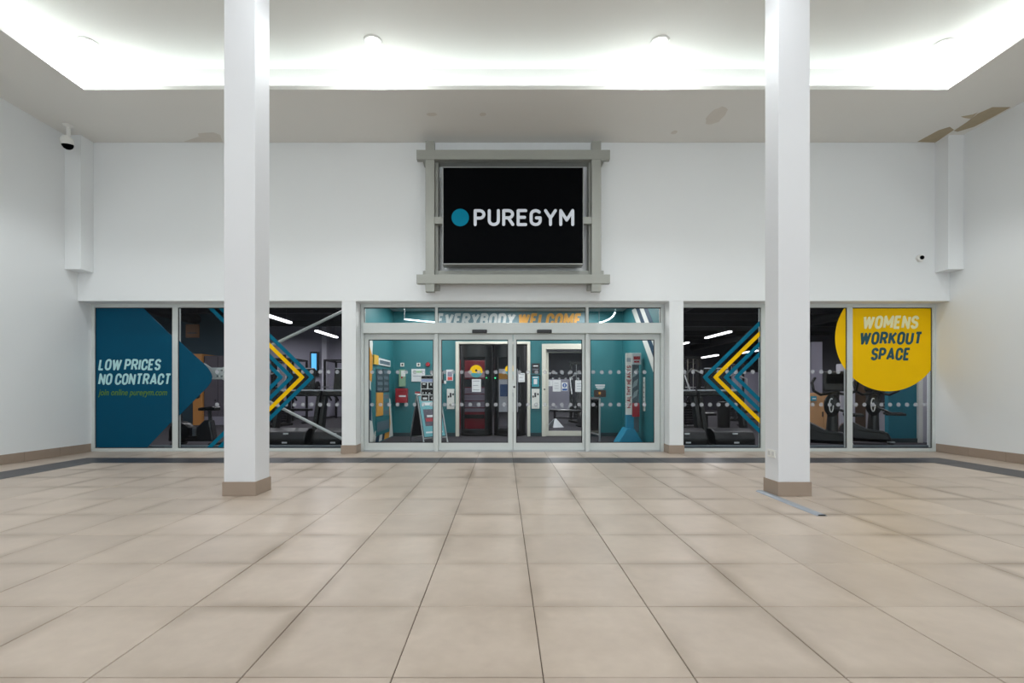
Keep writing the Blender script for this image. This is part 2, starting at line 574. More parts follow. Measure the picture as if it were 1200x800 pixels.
struct(wf.build('wall_front', M_wall, bevel=.004), 'white shopfront wall above the windows, with two narrow piers beside the doors')

# ceiling: lower soffit ring, cove upstand, raised ceiling
cl = MB()
cl.box(XL - .2, XR + .2, CVY1, 8.75, ZC, ZC + .06)
cl.box(XL - .2, XR + .2, YB, CVY0, ZC, ZC + .06)
cl.box(XL - .2, CVX0, CVY0, CVY1, ZC, ZC + .06)
cl.box(CVX1, XR + .2, CVY0, CVY1, ZC, ZC + .06)
ceiling = struct(cl.build('ceiling', M_ceil), 'lower white ceiling ring round the lit cove')
led = .24
cu = MB()
cu.box(CVX0 - led - .1, CVX1 + led + .1, CVY1 + led, CVY1 + led + .1, ZC + .06, ZU)
cu.box(CVX0 - led - .1, CVX1 + led + .1, CVY0 - led - .1, CVY0 - led, ZC + .06, ZU)
cu.box(CVX0 - led - .1, CVX0 - led, CVY0 - led, CVY1 + led, ZC + .06, ZU)
cu.box(CVX1 + led, CVX1 + led + .1, CVY0 - led, CVY1 + led, ZC + .06, ZU)
cu.box(CVX0 - led - .1, CVX1 + led + .1, CVY0 - led - .1, CVY1 + led + .1, ZU, ZU + .08)
cu.build('raised_ceiling', M_ceil, ceiling)
cs = MB()
for a in ((CVX0, CVX1, CVY1 + .095, CVY1 + .145), (CVX0, CVX1, CVY0 - .145, CVY0 - .095), (CVX0 - .145, CVX0 - .095, CVY0, CVY1), (CVX1 + .095, CVX1 + .145, CVY0, CVY1)):
    cs.box(*a, ZC + .062, ZC + .085)
cs.build('led_strip', M_strip, ceiling)

def cpt(px, py):
    """point on the soffit"""
    Y = F * (ZC - EYE) / (CY - py)
    return (min(XR - .002, (px - CX) * Y / F), min(YW - .002, Y))
def stain(pts, m, t=.004):
    mb = MB()
    mb.prism([cpt(*p) for p in pts], (0, 0, ZC + .001), (1, 0, 0), (0, 1, 0), (0, 0, -1), t)
    mb.build('stain', m, ceiling)
stain([(1075, 166), (1100, 152.5), (1113, 148.5), (1118, 152), (1106, 160), (1096, 167)], M_stain2)
stain([(1118, 153), (1133, 143), (1146, 133), (1163, 125.5), (1184, 125.5), (1165, 136), (1142, 148), (1122, 154)], M_stain2, .006)
stain([(1126, 136.5), (1140, 134), (1146, 131.5), (1138, 139), (1130, 138)], M_stain, .003)
def oval(cx, cy, rx, ry, tilt, m, n=18, jit=.12):
    pts = []
    for k in range(n):
        a = 2 * math.pi * k / n
        j = 1 + random.uniform(-jit, jit)
        x, y = rx * math.cos(a) * j, ry * math.sin(a) * j
        pts.append((cx + x * math.cos(tilt) - y * math.sin(tilt), cy + x * math.sin(tilt) + y * math.cos(tilt)))
    stain(pts, m, .002)
M_stain3 = mat('faint_stain', (217, 212, 203), .9, var=.05, scale=14)
oval(840, 135, 15, 7, -.65, M_stain3)
oval(790, 155, 4, 2, -.3, M_stain3)
oval(506, 134, 6, 2, 0, M_stain3)
oval(566, 134, 4, 2, 0, M_stain3)
stain([(215, 166), (233, 160), (232, 156), (250, 155), (258, 158), (261, 166)], M_stain3, .003)

# boxed-in pipe ducts high in both corners
for x0, x1, lb in ((XL, XL + .284, 'white boxed duct high in the corner above the teal window'), (XR - .27, XR, 'white boxed duct high in the corner above the yellow window')):
    struct(B(x0, x1, YW - .25, YW, 3.223, ZC).build('trim_1' if x0 < 0 else 'trim_2', M_wall, bevel=.004), lb)

# skirting tiles
def skirting(name, segs, parent=None):
    """segs: (x0, x1, y0, y1) strips, split lengthwise into tiles"""
    root = None
    for x0, x1, y0, y1 in segs:
        along_x = (x1 - x0) > (y1 - y0)
        a, b = (x0, x1) if along_x else (y0, y1)
        n = max(1, round((b - a) / .6))
        for i in range(n):
            s, e = a + (b - a) * i / n + .0015, a + (b - a) * (i + 1) / n - .0015
            bx = (s, e, y0, y1) if along_x else (x0, x1, s, e)
            if root is None:
                root = B(*(x0, x1, y0, y1)).box(0, 0, 0, 0, 0, 0) if False else None
                core = MB().box(x0 + (0 if along_x else .002), x1 - (0 if along_x else .002), y0 + (.002 if along_x else 0), y1 - (.002 if along_x else 0), .001, .146)
                root = core.build(name, M_grout, parent)
                if not parent:
                    struct(root)
            B(*bx, 0.0015, .15).build('tile', M_taupe, root, bevel=.002)
    return root
skirting('baseboard_left', [(XL, XL + .012, 1.4, 8.56)])
skirting('baseboard_right', [(XR - .012, XR, 1.4, 8.56)])
skirting('baseboard_front', [(PL0 - .005, PL1 + .005, YW - .014, YW - .001)])
skirting('baseboard_front', [(PR0 - .005, PR1 + .005, YW - .014, YW - .001)])
for x0, x1 in ((PL0 - .012, PL0 - .001), (PL1 + .001, PL1 + .012), (PR0 - .012, PR0 - .001), (PR1 + .001, PR1 + .012)):
    struct(B(x0, x1, YW - .014, 8.56, .0015, .15).build('baseboard_side', M_taupe, bevel=.002))

# two free-standing square pillars with tiled plinths
def pillar(x0, x1, y0, y1, label):
    p = struct(B(x0 + .012, x1 - .012, y0 + .012, y1 - .012, 0, ZU).build('pillar', M_pillar, bevel=.006), label)
    p['label'] = label
    for q in ((x0, x1, y0, y0 + .013), (x0, x1, y1 - .013, y1), (x0, x0 + .013, y0 + .013, y1 - .013), (x1 - .013, x1, y0 + .013, y1 - .013)):
        B(*q, .0015, .152).build('plinth_tile', M_taupe, p, bevel=.002)
    return p
pillar(-3.003, -2.645, 4.963, 5.295, 'white square pillar in front of the window with chevrons pointing right')
rp = pillar(2.925, 3.287, 4.955, 5.235, 'white square pillar with a small socket, beside the floor cable cover')

# ------------------------------------------------------------------ shop windows
def px2(px, py, Y=8.6):
    p = at(px, py, Y)
    return (p.x, p.z)

U, V3, NB = (1, 0, 0), (0, 0, 1), (0, 1, 0)
YV = 8.600       # vinyl plane, on the outer face of the glass
def vinyl(pts, name, m, parent, label=None, y=YV):
    mb = MB()
    mb.prism(pts, (0, y, 0), U, V3, NB, .003)
    return mb.build(name, m, parent, label=label)

def dots(panes, parent, skip=lambda x, z: False):
    """rows of frosted warning dots on the glass, one joined part per pane"""
    for x0, x1 in panes:
        mb = MB()
        k = 0
        for zz in (px2(0, 435.5)[1], px2(0, 474)[1]):
            n = int((x1 - x0 - .08) / .158)
            for i in range(n + 1):
                x = x0 + .08 + .158 * i
                if x > x1 - .04 or skip(x, zz):
                    continue
                mb.prism([(x + .038 * math.cos(R(a)), zz + .038 * math.sin(R(a))) for a in range(0, 360, 24)], (0, 8.604, 0), U, V3, NB, .0015)
                mb.prism([(x + .016 * math.cos(R(a)), zz + .016 * math.sin(R(a))) for a in range(0, 360, 40)], (0, 8.602, 0), U, V3, NB, .0015)
                k += 1
        if k:
            mb.build('frosted_dots', M_dot, parent, kind='stuff')

def shop_window(name, x0, x1, mull, label):
    w_ = struct(thing(name, label, 'window', ((x0 + x1) / 2, YG, 0)))
    del w_['category']
    B(x0, x1, 8.575, 8.665, .0015, .06).build('bottom_rail', M_frame, w_, bevel=.004)
    B(x0, x1, 8.575, 8.665, 2.655, ZO).build('top_rail', M_frame, w_, bevel=.004)
    for a, b in ((x0, x0 + .055), (x1 - .055, x1)):
        B(a, b, 8.575, 8.665, .06, 2.655).build('jamb', M_frame, w_, bevel=.004)
    for m_ in mull:
        B(m_ - .05, m_ + .05, 8.575, 8.665, .06, 2.655).build('mullion', M_frame, w_, bevel=.004)
    xs = [x0 + .055] + [v for m_ in mull for v in (m_ - .05, m_ + .05)] + [x1 - .055]
    panes = [(xs[i], xs[i + 1]) for i in range(0, len(xs), 2)]
    for a, b in panes:
        B(a, b, 8.607, 8.615, .06, 2.655).build('pane', G_shop, w_)
        gk = MB()
        for g in ((a, a + .012, .06, 2.655), (b - .012, b, .06, 2.655), (a, b, .06, .072), (a, b, 2.64, 2.655)):
            gk.box(g[0], g[1], 8.598, 8.606, g[2], g[3])
        gk.build('gasket', M_blackm, w_)
    return w_, panes

win1, panes1 = shop_window('window_1', XL, PL0, (-6.06, -4.47), 'three-pane shop window with a teal arrow and chevron lines')
win2, panes2 = shop_window('window_2', PR1, XR, (4.80, 6.39), 'three-pane shop window with a yellow disc and chevron lines')

# teal arrow vinyl over two panes
a_top, a_bot = .075, 2.64
p1 = [px2(108, 358), px2(168.5, 358), px2(203, 394), px2(203, 493), px2(172.5, 525.3), px2(108, 525.3)]
p1 = [(max(panes1[0][0] + .013, min(panes1[0][1] - .013, x)), max(a_top, min(a_bot, z))) for x, z in p1]
d1 = vinyl(p1, 'arrow_vinyl', M_tealv, win1, 'wide part of the teal arrow with white lettering')
tip = [px2(*q) for q in [(209.6, 399), (225, 413.5), (238, 425), (244, 431.5), (247.5, 437), (248.8, 441.5), (247.5, 447), (243.5, 453), (236, 460.5), (222, 474.5), (209.6, 487)]]
vinyl([(max(x, panes1[1][0] + .013), z) for x, z in tip], 'arrow_vinyl', M_tealv, win1, 'rounded tip of the teal arrow')
def words(text, x0, x1, ytop, ybot, m, parent, slant=.2, weight=.19, gap=.2, Y=8.598, space=.28):
    a, b = at(x0, ybot, Y), at(x1, ytop, Y)
    mb = MB()
    lettering(mb, text, a, U, V3, NB, b.x - a.x, b.z - a.z, weight, slant, gap, space=space)
    return mb.build('lettering', m, parent)
words('LOW PRICES', 115, 189.5, 420.3, 434, M_vtext, d1)
words('NO CONTRACT', 115, 201.2, 437.2, 451, M_vtext, d1)
def font_text(body, x0, x1, ybase, yx, m, parent, Y, shear=.25, depth=.001, normal_y=-1):
    """small running text from the built-in font, fitted between x0 and x1"""
    cu_ = bpy.data.curves.new('lettering', 'FONT')
    cu_.body = body
    cu_.shear = shear
    cu_.offset = .012
    cu_.extrude = .02
    ob = bpy.data.objects.new('lettering', cu_)
    C.objects.link(ob)
    bpy.context.view_layer.update()
    me = bpy.data.meshes.new_from_object(ob.evaluated_get(bpy.context.evaluated_depsgraph_get()))
    C.objects.unlink(ob)
    bpy.data.objects.remove(ob)
    xs = [v.co.x for v in me.vertices]
    a, b = at(x0, ybase, Y), at(x1, yx, Y)
    kx = (b.x - a.x) / (max(xs) - min(xs))
    kz = (b.z - a.z) / .75
    for v in me.vertices:
        v.co = Vector((a.x + (v.co.x - min(xs)) * kx, Y - .0015 + v.co.z * .05, a.z + v.co.y * kz))
    me.materials.clear()
    me.materials.append(m)
    o = bpy.data.objects.new('lettering', me)
    C.objects.link(o)
    if parent:
        o.parent = parent
        inv = parent.matrix_basis.inverted()
        if parent.parent:
            inv = inv @ parent.parent.matrix_basis.inverted()
        o.matrix_basis = inv
    return o
font_text('join online puregym.com', 115, 196, 463, 455.3, M_gtext, d1, 8.598)

# chevron line vinyls
def chevron(tipx, sgn, m, parent, label, top=358.5, bot=525):
    k = .985
    dy0, dy1 = 441.8 - top, bot - 441.8
    pts = [px2(tipx - sgn * dy0 / k, top), px2(tipx - sgn * 1.6, 440), px2(tipx, 441.8), px2(tipx - sgn * 1.6, 443.6), px2(tipx - sgn * dy1 / k, bot)]
    hw = .035
    def off(d):
        out = []
        for i, p in enumerate(pts):
            q, r = pts[max(0, i - 1)], pts[min(len(pts) - 1, i + 1)]
            n1 = Vector((-(p[1] - q[1]), p[0] - q[0])) if i else None
            n2 = Vector((-(r[1] - p[1]), r[0] - p[0])) if i < len(pts) - 1 else None
            n1 = (n1 or n2).normalized()
            n2 = (n2 or n1).normalized()
            m_ = (n1 + n2).normalized()
            out.append(Vector(p) + m_ * d / max(.5, m_.dot(n1)))
        return out
    mb = MB()
    mb.prism(off(hw) + off(-hw)[::-1], (0, YV - .0005, 0), U, V3, NB, .003)
    mb.build('chevron_vinyl', m, parent, label=label)
for tx, m, lb in ((365.3, M_tealc, 'outermost teal chevron line'), (353.8, M_yellow, 'yellow chevron line'), (341, M_tealc, 'third teal chevron line'), (329, M_tealc, 'innermost teal chevron line')):
    chevron(tx, 1, m, win1, lb)
for tx, m, lb in ((826.3, M_tealc, 'outermost teal chevron line'), (838.6, M_yellow, 'yellow chevron line'), (851, M_tealc, 'third teal chevron line'), (863, M_tealc, 'innermost teal chevron line')):
    chevron(tx, -1, m, win2, lb)

# yellow disc vinyl on two panes
cc, rad = px2(1041, 396), 62.3 * 8.6 / F
def disc_clip(xa_, xb_):
    up, dn = [], []
    for i in range(41):
        x = xa_ + (xb_ - xa_) * i / 40
        d = rad ** 2 - (x - cc[0]) ** 2
        h = math.sqrt(max(d, 0))
        up.append((x, min(cc[1] + h, 2.64)))
        dn.append((x, cc[1] - h - .0005))
    return up[::-1] + dn
vinyl(disc_clip(cc[0] - rad, panes2[1][1] - .013), 'disc_vinyl', M_yellow, win2, 'yellow sliver of the disc on the middle pane')
d2 = vinyl(disc_clip(panes2[2][0] + .013, panes2[2][1] - .013), 'disc_vinyl', M_yellow, win2, 'yellow disc with cream and dark teal lettering')
words('WOMENS', 1010, 1077.5, 369.5, 385.5, M_ytext, d2, weight=.215)
words('WORKOUT', 1006.5, 1081.5, 388.3, 404, M_dtext, d2, weight=.215)
words('SPACE', 1020, 1067.5, 407, 422.5, M_dtext, d2, weight=.215)

def on_arrow(x, z):
    px, py = CX + x * F / 8.6, CY - (z - EYE) * F / 8.6
    return px < 252
dots(panes1, win1, on_arrow)
dots(panes2, win2, lambda x, z: (x - cc[0]) ** 2 + (z - cc[1]) ** 2 < (rad + .05) ** 2)

# steel wind-brace behind the first window
br = struct(thing('trim_3', 'white steel V-shaped wind brace behind the chevron window pane', 'brace', (-5.52, 8.9, 1.4)))
del br['category']
M_brace = mat('white_steel_brace', (205, 208, 208), .45, var=.03)
node = Vector((-5.55, 8.9, 1.45))
MB().cyl(node, (-2.85, 8.9, 2.75), .028).build('brace_rod', M_brace, br, smooth=True)
MB().cyl(node, (-2.85, 8.9, .08), .028).build('brace_rod', M_brace, br, smooth=True)
MB().cyl(node, (-8.2, 8.9, 2.75), .028).build('brace_rod', M_brace, br, smooth=True)
MB().cyl(node, (-8.2, 8.9, .08), .028).build('brace_rod', M_brace, br, smooth=True)
gp = MB()
gp.prism([(-.16, -.11), (.34, -.11), (.34, .11), (-.02, .11), (-.16, .2)], node + Vector((0, -.035, 0)), U, V3, NB, .012)
gp.build('gusset_plate', M_brace, br)
bl = MB()
for dx, dz in ((.1, .06), (.18, .06), (.1, -.05), (.18, -.05)):
    bl.cyl(node + Vector((dx, -.05, dz)), node + Vector((dx, -.02, dz)), .016, n=8)
bl.build('bolts', M_silver, br, kind='stuff')

# ------------------------------------------------------------------ automatic doors
DX0, DX1 = -2.63, 2.957
door = struct(thing('door_1', 'glazed automatic double sliding doors with fixed side screens in a pale aluminium frame', 'door', (.15, YG, 0)))
del door['category']
MX0, MX1 = -1.235, 1.543
YD = 8.60
zt0, zt1 = 2.172, 2.362          # header box
for a, b in ((DX0, DX0 + .055), (DX1 - .055, DX1)):
    B(a, b, 8.56, 8.68, .0015, ZO).build('jamb', M_frame, door, bevel=.004)
B(DX0 + .055, DX1 - .055, 8.56, 8.68, 2.655, ZO).build('head_rail', M_frame, door, bevel=.004)
B(DX0 + .055, DX1 - .055, 8.50, 8.70, zt0, zt1).build('header', M_frame, door, bevel=.006)
for m_ in (MX0, MX1):
    B(m_ - .032, m_ + .032, 8.54, 8.68, .0015, zt0 - .001).build('mullion', M_frame, door, bevel=.004)
    B(m_ - .025, m_ + .025, 8.56, 8.68, zt1 + .001, 2.655).build('mullion', M_frame, door, bevel=.004)
for a, b in ((DX0 + .055, MX0 - .025), (MX0 + .025, MX1 - .025), (MX1 + .025, DX1 - .055)):
    B(a, b, 8.604, 8.612, zt1, 2.655).build('transom_pane', G_door, door)
    gk = MB()
    for g in ((a, a + .01, zt1, 2.655), (b - .01, b, zt1, 2.655), (a, b, zt1, zt1 + .01), (a, b, 2.64, 2.655)):
        gk.box(g[0], g[1], 8.596, 8.603, g[2], g[3])
    gk.build('gasket', M_blackm, door)
B(DX0 + .055, DX1 - .055, 8.52, 8.72, .0015, .012).build('floor_track', M_silver, door)
def leaf(name, x0, x1, y, sl, sr, label):
    """one door leaf: stiles, rails, gasket and glass"""
    z0, z1, zb, ztp = .016, zt0 - .004, .155, zt0 - .105
    l = MB()
    l.box(x0, x0 + sl, y - .025, y + .025, z0, z1)
    l.box(x1 - sr, x1, y - .025, y + .025, z0, z1)
    l.box(x0 + sl, x1 - sr, y - .025, y + .025, z0, zb)
    l.box(x0 + sl, x1 - sr, y - .025, y + .025, ztp, z1)
    o = l.build(name, M_frame, door, bevel=.003, label=label)
    B(x0 + sl, x1 - sr, y - .004, y + .004, zb, ztp).build('pane', G_door, o)
    gk = MB()
    for g in ((x0 + sl, x0 + sl + .014, zb, ztp), (x1 - sr - .014, x1 - sr, zb, ztp), (x0 + sl, x1 - sr, zb, zb + .014), (x0 + sl, x1 - sr, ztp - .014, ztp)):
        gk.box(g[0], g[1], y - .012, y - .005, g[2], g[3])
    gk.build('gasket', M_blackm, o)
    return o, (x0 + sl, x1 - sr)
yl = 8.635
leaves = [leaf('side_screen', DX0 + .057, MX0 - .034, yl, .075, .03, 'fixed glass side screen nearest the A-board'),
          leaf('sliding_leaf', MX0 + .034, .172, yl, .05, .085, 'sliding leaf in front of the black pods'),
          leaf('sliding_leaf', .18, MX1 - .034, yl, .055, .05, 'sliding leaf in front of the glazed inner door'),
          leaf('side_screen', MX1 + .034, DX1 - .057, yl, .03, .105, 'fixed glass side screen nearest the weighing machine')]
def leaf_dots(o, a, b):
    mb = MB()
    for zz in (px2(0, 435.8)[1], px2(0, 474)[1]):
        n = int((b - a) / .158)
        for i in range(n + 1):
            x = a + .06 + .158 * i
            if x < b - .03:
                mb.prism([(x + .036 * math.cos(R(t)), zz + .036 * math.sin(R(t))) for t in range(0, 360, 24)], (0, yl - .0062, 0), U, V3, NB, .0015)
    mb.build('frosted_dots', M_dot, o, kind='stuff')
for o, (a, b) in leaves:
    leaf_dots(o, a, b)
MB().cyl((.2, yl - .034, 1.19), (.2, yl - .02, 1.19), .02).build('lock_cylinder', M_charc, leaves[2][0], smooth=True)
for px, lb in ((562, 'black motion sensor on the door header above the black pods'), (638, 'black motion sensor on the door header above the glazed inner door')):
    p = at(px, 388.3, 8.46)
    s = thing('door_sensor', lb, 'sensor', (p.x, 8.5, p.z), group='sensors on the door header')
    L().box(-.135, .135, -.05, 0, -.03, .035).build('housing', M_black, s, bevel=.01)
    L().cyl((.09, -.056, .005), (.09, -.048, .005), .014).build('lens', M_charc, s, smooth=True)

# ------------------------------------------------------------------ framed display sign over the doors
sg = thing('display_sign', 'large black screen with white lettering and a teal dot in a grey steel frame', 'sign', (.13, YW, 4.0))
YF = 7.98
def fr_box(x0, x1, y0, y1, Ya, Yb):
    a, b = at(x0, y1, Ya), at(x1, y0, Ya)
    return B(a.x, b.x, Ya, Yb, a.z, b.z)
for x0, x1 in ((498.5, 509), (693.5, 704.5)):
    a, b = at(x0, 341.5, YF), at(x1, 165, YF)
    B(a.x, b.x, YF, YF + .1, a.z, min(b.z, ZC - .003)).build('frame_upright', M_steel, sg, bevel=.003)
for y0, y1 in ((175.5, 186.5), (321.5, 332)):
    fr_box(488, 715, y0, y1, YF - .012, YF + .088).build('frame_crossbar', M_steel, sg, bevel=.003)
YF2 = YF + .1
for x0, x1 in ((497.5, 513.5), (690, 706)):
    a, b = at(x0, 338, YF2), at(x1, 178, YF2)
    B(a.x + (.0 if x0 > 600 else .09), b.x - (.09 if x0 > 600 else 0), YF2, YW - .001, a.z, b.z).build('rear_upright', M_steel, sg, bevel=.003)
for y0, y1 in ((180, 190), (317, 327)):
    fr_box(495.5, 707.5, y0 , y1, YF2 + .02, YW - .001).build('rear_crossbar', M_steel, sg, bevel=.003)
fr_box(511, 692, 190, 325, YW - .03, YW - .001).build('backing_board', M_wall, sg)
for x0, x1 in ((508, 522), (681, 694)):
    fr_box(x0, x1, 254, 262, YF + .02, YF + .09).build('bracket', M_steel, sg)
YS = 7.93
fr_box(518.5, 683.8, 195.5, 309.8, YS, YS + .22).build('screen_case', mat('screen_case', (150, 152, 150), .35, metal=.3), sg, bevel=.004)
scr = fr_box(519.5, 683, 196.5, 308.3, YS - .004, YS + .002).build('screen', M_screen, sg)
mb = []
a, b = at(555, 264.7, YS - .008), at(673, 245, YS - .008)
lettering(mb, 'PUREGYM', a, U, V3, NB, b.x - a.x, b.z - a.z, .175, 0, .24, .004, caps=True)
for m1 in mb:
    m1.build('letter', M_letter, scr)
mb = MB()
c = at(539.3, 254.8, YS - .008)
mb.prism([(c.x + .148 * math.cos(R(t)), c.z + .148 * math.sin(R(t))) for t in range(0, 360, 8)], (0, YS - .008, 0), U, V3, NB, .004)
mb.build('logo', M_logo, scr)

# ------------------------------------------------------------------ downlights in the raised ceiling
def downlight(x, y, label, group=None):
    t = thing('downlight', label, 'light', (x, y, ZU), group=group)
    L().lathe([(.1, -.004), (.108, -.016), (.128, -.012), (.135, -.001), (.1, -.001)], n=28).build('trim_ring', M_white, t, smooth=True)
    L().lathe([(0.0, -.006), (.099, -.006), (.099, -.002), (0.0, -.002)], n=28).build('lens', M_lamp, t)
    l = area_light('downlight_lamp', (x, y, ZU - .03), (0, 0, 0), .17, .17, DOWN_W, (.93, .975, 1.0), 164, 'DISK')
    return t
for px, py, lb in ((437.5, 48.5, 'round recessed downlight over the side screen with the A-board'), (773, 49, 'round recessed downlight over the side screen with the weighing machine'),
                   (104.5, 50.5, 'round recessed downlight above the ceiling camera'), (1104.5, 52, 'round recessed downlight above the peeling ceiling patch')):
    Y = F * (ZU - EYE) / (CY - py)
    downlight((px - CX) * Y / F, Y, lb, 'downlights in the raised ceiling')
for y in (4.3, .4, -3.2):
    for x in (-5.8, -1.83, 2.18, 6.17):
        downlight(x, y, 'round recessed downlight further back in the raised ceiling, out of the photo', 'downlights further back')

# ------------------------------------------------------------------ cameras, socket, cable cover
c = at(80, 147, 7.76)
cm = thing('ceiling_camera', 'white dome security camera hanging from the ceiling by the side wall', 'camera', (-7.26, 7.76, ZC))
L().lathe([(0, -.001), (.075, -.001), (.075, -.012), (.045, -.03), (.03, -.036), (.03, -.21)], n=24).build('ceiling_mount', M_white, cm, smooth=True)
L(Matrix.Translation((-.005, -.02, -.28)) @ Matrix.Rotation(R(12), 4, 'X')).lathe([(.028, .09), (.06, .075), (.088, .03), (.092, -.02), (.088, -.05), (.0, -.05)], n=24).build('housing', M_white, cm, smooth=True)
L(Matrix.Translation((-.005, -.02, -.28)) @ Matrix.Rotation(R(12), 4, 'X')).lathe([(.08, -.045), (.078, -.07), (.06, -.105), (.03, -.125), (0, -.13)], n=24).build('dome', M_screen, cm, smooth=True)
c = at(1078.3, 302.3, 8.28)
wc = thing('wall_camera', 'small white wall camera with a dark lens above the middle pane of the yellow window', 'camera', (c.x, YW, c.z))
rx = Matrix.Rotation(R(90), 4, 'X')
L(rx).lathe([(0, .001), (.062, .001), (.066, .02), (.06, .045), (.045, .055), (0, .055)], n=24).build('housing', M_white, wc, smooth=True)
L(rx).lathe([(.036, .055), (.034, .068), (.02, .078), (0, .08)], n=20).build('lens', M_screen, wc, smooth=True)

sk = thing('power_socket', 'white double power socket low on the side of the pillar', 'socket', (2.937, 5.085, .44))
L().box(-.012, -.001, -.072, .072, -.043, .043).build('face_plate', M_white, sk, bevel=.002)
for dy in (-.035, .035):
    L().box(-.017, -.012, dy - .02, dy + .02, -.02, .026).build('outlet', mat('socket_grey', (205, 205, 204), .4), sk, bevel=.002)

cv = MB()
prof = [(-.048, .001), (.048, .001), (.036, .011), (.02, .016), (-.02, .016), (-.036, .011)]
cv.prism(prof, (2.862, 4.18, 0), (1, 0, 0), (0, 0, 1), (.004, 1, 0), 1.02)
cvo = cv.build('cable_cover', M_alu)
tag(cvo, 'grey rubber cable cover strip lying on the tiles beside the pillar', 'cable cover')
MB().box(2.83, 2.892, 4.1785, 4.181, .003, .012).build('end_shade_plate', M_blackm, cvo)  # black plate stands in for the shade inside a hollow end

# ------------------------------------------------------------------ gym and lobby shell
struct(B(-14.5, 14.5, 8.75, 30, -.12, 0).build('floor_gym', M_carpet), 'dark grey gym carpet behind the glass')
struct(B(-14.5, 14.5, 8.75, 30, 3.95, 4.05).build('ceiling_gym', M_gceil), 'dark exposed gym ceiling')
struct(B(-14.7, -14.5, 8.6, 30, 0, 4).build('wall_gym_left', M_gwall))
struct(B(14.5, 14.7, 8.6, 30, 0, 4).build('wall_gym_right', mat('dark_gym_wall', (58, 56, 66), .7)))
struct(B(2.2, 3.6, 25, 25.1, 0, 1.72).build('trim_partition', M_gwall), 'low pale partition deep behind the glazed inner door')
struct(B(12.3, 14.4, 25, 25.1, 0, 2.1).build('trim_partition', M_gwall), 'low pale partition deep behind the left-pointing chevrons')
struct(B(-14.5, 14.5, 27, 27.2, 0, 4).build('wall_gym_back', mat('dark_gym_wall', (58, 56, 66), .7)), 'grey wall at the far end of the gym')
struct(B(-14.5, -8.3, 15.9, 16.05, 0, 4).build('wall_gym_partition', M_gdark), 'dark blue-grey partition behind the lockers')
struct(B(-12, -3.2, 20, 20.15, 0, 4).build('wall_gym_inner', M_gwall), 'lavender grey gym wall behind the treadmills')
# roof steel
for y in (12.2, 14.6, 17.6, 20.6, 24):
    struct(B(-14.5, 14.5, y, y + .14, 3.55, 3.75).build('trim_beam', M_beam))
for x in (-10.5, -4.6, 5.2, 10.8):
    dct = MB()
    dct.cyl((x, 11.6, 3.55), (x, 26.5, 3.55), .17, n=16)
    struct(dct.build('trim_duct', M_beam, smooth=True))
LBX0, LBX1, LBY = -2.70, 2.92, 11.40
struct(B(LBX0 - .1, LBX0, 8.75, LBY + .1, 0, 3.2).build('wall_lobby_left', M_teal), 'teal lobby side wall with posters')
struct(B(LBX1, LBX1 + .1, 8.75, LBY + .1, 0, 3.2).build('wall_lobby_right', M_teal), 'teal lobby side wall behind the weighing machine')
PX0, PX1, QX0, QX1 = -1.17, .655, .94, 2.135
wb = MB()
wb.box(LBX0, PX0, LBY, LBY + .1, 0, 3.2)
wb.box(PX1, QX0, LBY, LBY + .1, 0, 2.32)
wb.box(QX1, LBX1, LBY, LBY + .1, 0, 2.32)
wb.box(PX0, LBX1, LBY, LBY + .1, 2.32, 3.2)
wb.box(QX0, QX1, LBY, LBY + .1, 2.2, 2.32)
struct(wb.build('wall_lobby_back', M_teal), 'teal lobby rear wall with openings for the pods and the inner door')
struct(B(LBX0 - .1, LBX1 + .1, 8.75, LBY + .1, 3.06, 3.2).build('ceiling_lobby', mat('lobby_ceiling', (190, 192, 192), .7)), 'pale grey lobby ceiling')
sb_ = MB()
sb_.box(LBX0, PX0, LBY - .015, LBY, .0015, .09)
sb_.box(PX1, QX0, LBY - .015, LBY, .0015, .09)
sb_.box(QX1, LBX1, LBY - .015, LBY, .0015, .09)
struct(sb_.build('baseboard_lobby', mat('dark_skirting', (50, 66, 72), .5)))

# gym light tubes, running front to back
def tube_light(x, y0, y1, z, label, group='gym ceiling tubes'):
    t = thing('tube_light', label, 'light', (x, (y0 + y1) / 2, z), group=group)
    h = (y1 - y0) / 2
    L().box(-.07, .07, -h, h, -.03, .03).build('diffuser', M_tube, t, bevel=.02)
    L().box(-.05, .05, -h + .02, h - .02, .031, .07).build('casing', M_beam, t)
    area_light('tube_lamp', (x, (y0 + y1) / 2, z - .035), (0, 0, 0), .12, y1 - y0, 42, (1, .97, 1.0))
    for s in (-1, 1):
        L().cyl((0, s * h * .7, .07), (0, s * h * .7, 3.95 - z), .008, n=6).build('hanger', M_charc, t)
    return t
for x, y0, y1, z, lb in [
        (-6.6, 12.6, 14.4, 3.22, 'nearer long tube light above the treadmills behind the chevron window'),
        (-6.6, 16.4, 18.4, 3.22, 'further long tube light beyond the treadmills behind the chevron window'),
        (8.1, 16.6, 18.6, 3.22, 'long tube light over the bin in the window with left-pointing chevrons'),
        (8.1, 20.4, 22.2, 3.22, 'second tube light along the row over the bin, cut by the narrow pier'),
        (9.9, 21.5, 23.3, 2.75, 'lower tube light deep behind the outermost left-pointing chevron'),
        (12.0, 22.0, 23.5, 3.0, 'tube light deep in the gym behind the yellow left-pointing chevron'),
        (1.75, 17.2, 18.4, 3.0, 'tube light seen through the glazed inner door'),
        (2.55, 20.5, 21.6, 3.0, 'smaller tube light further back through the glazed inner door'),
        (-.6, 15, 16.5, 3.22, 'tube light behind the black pods')]:
    tube_light(x, y0, y1, z, lb)
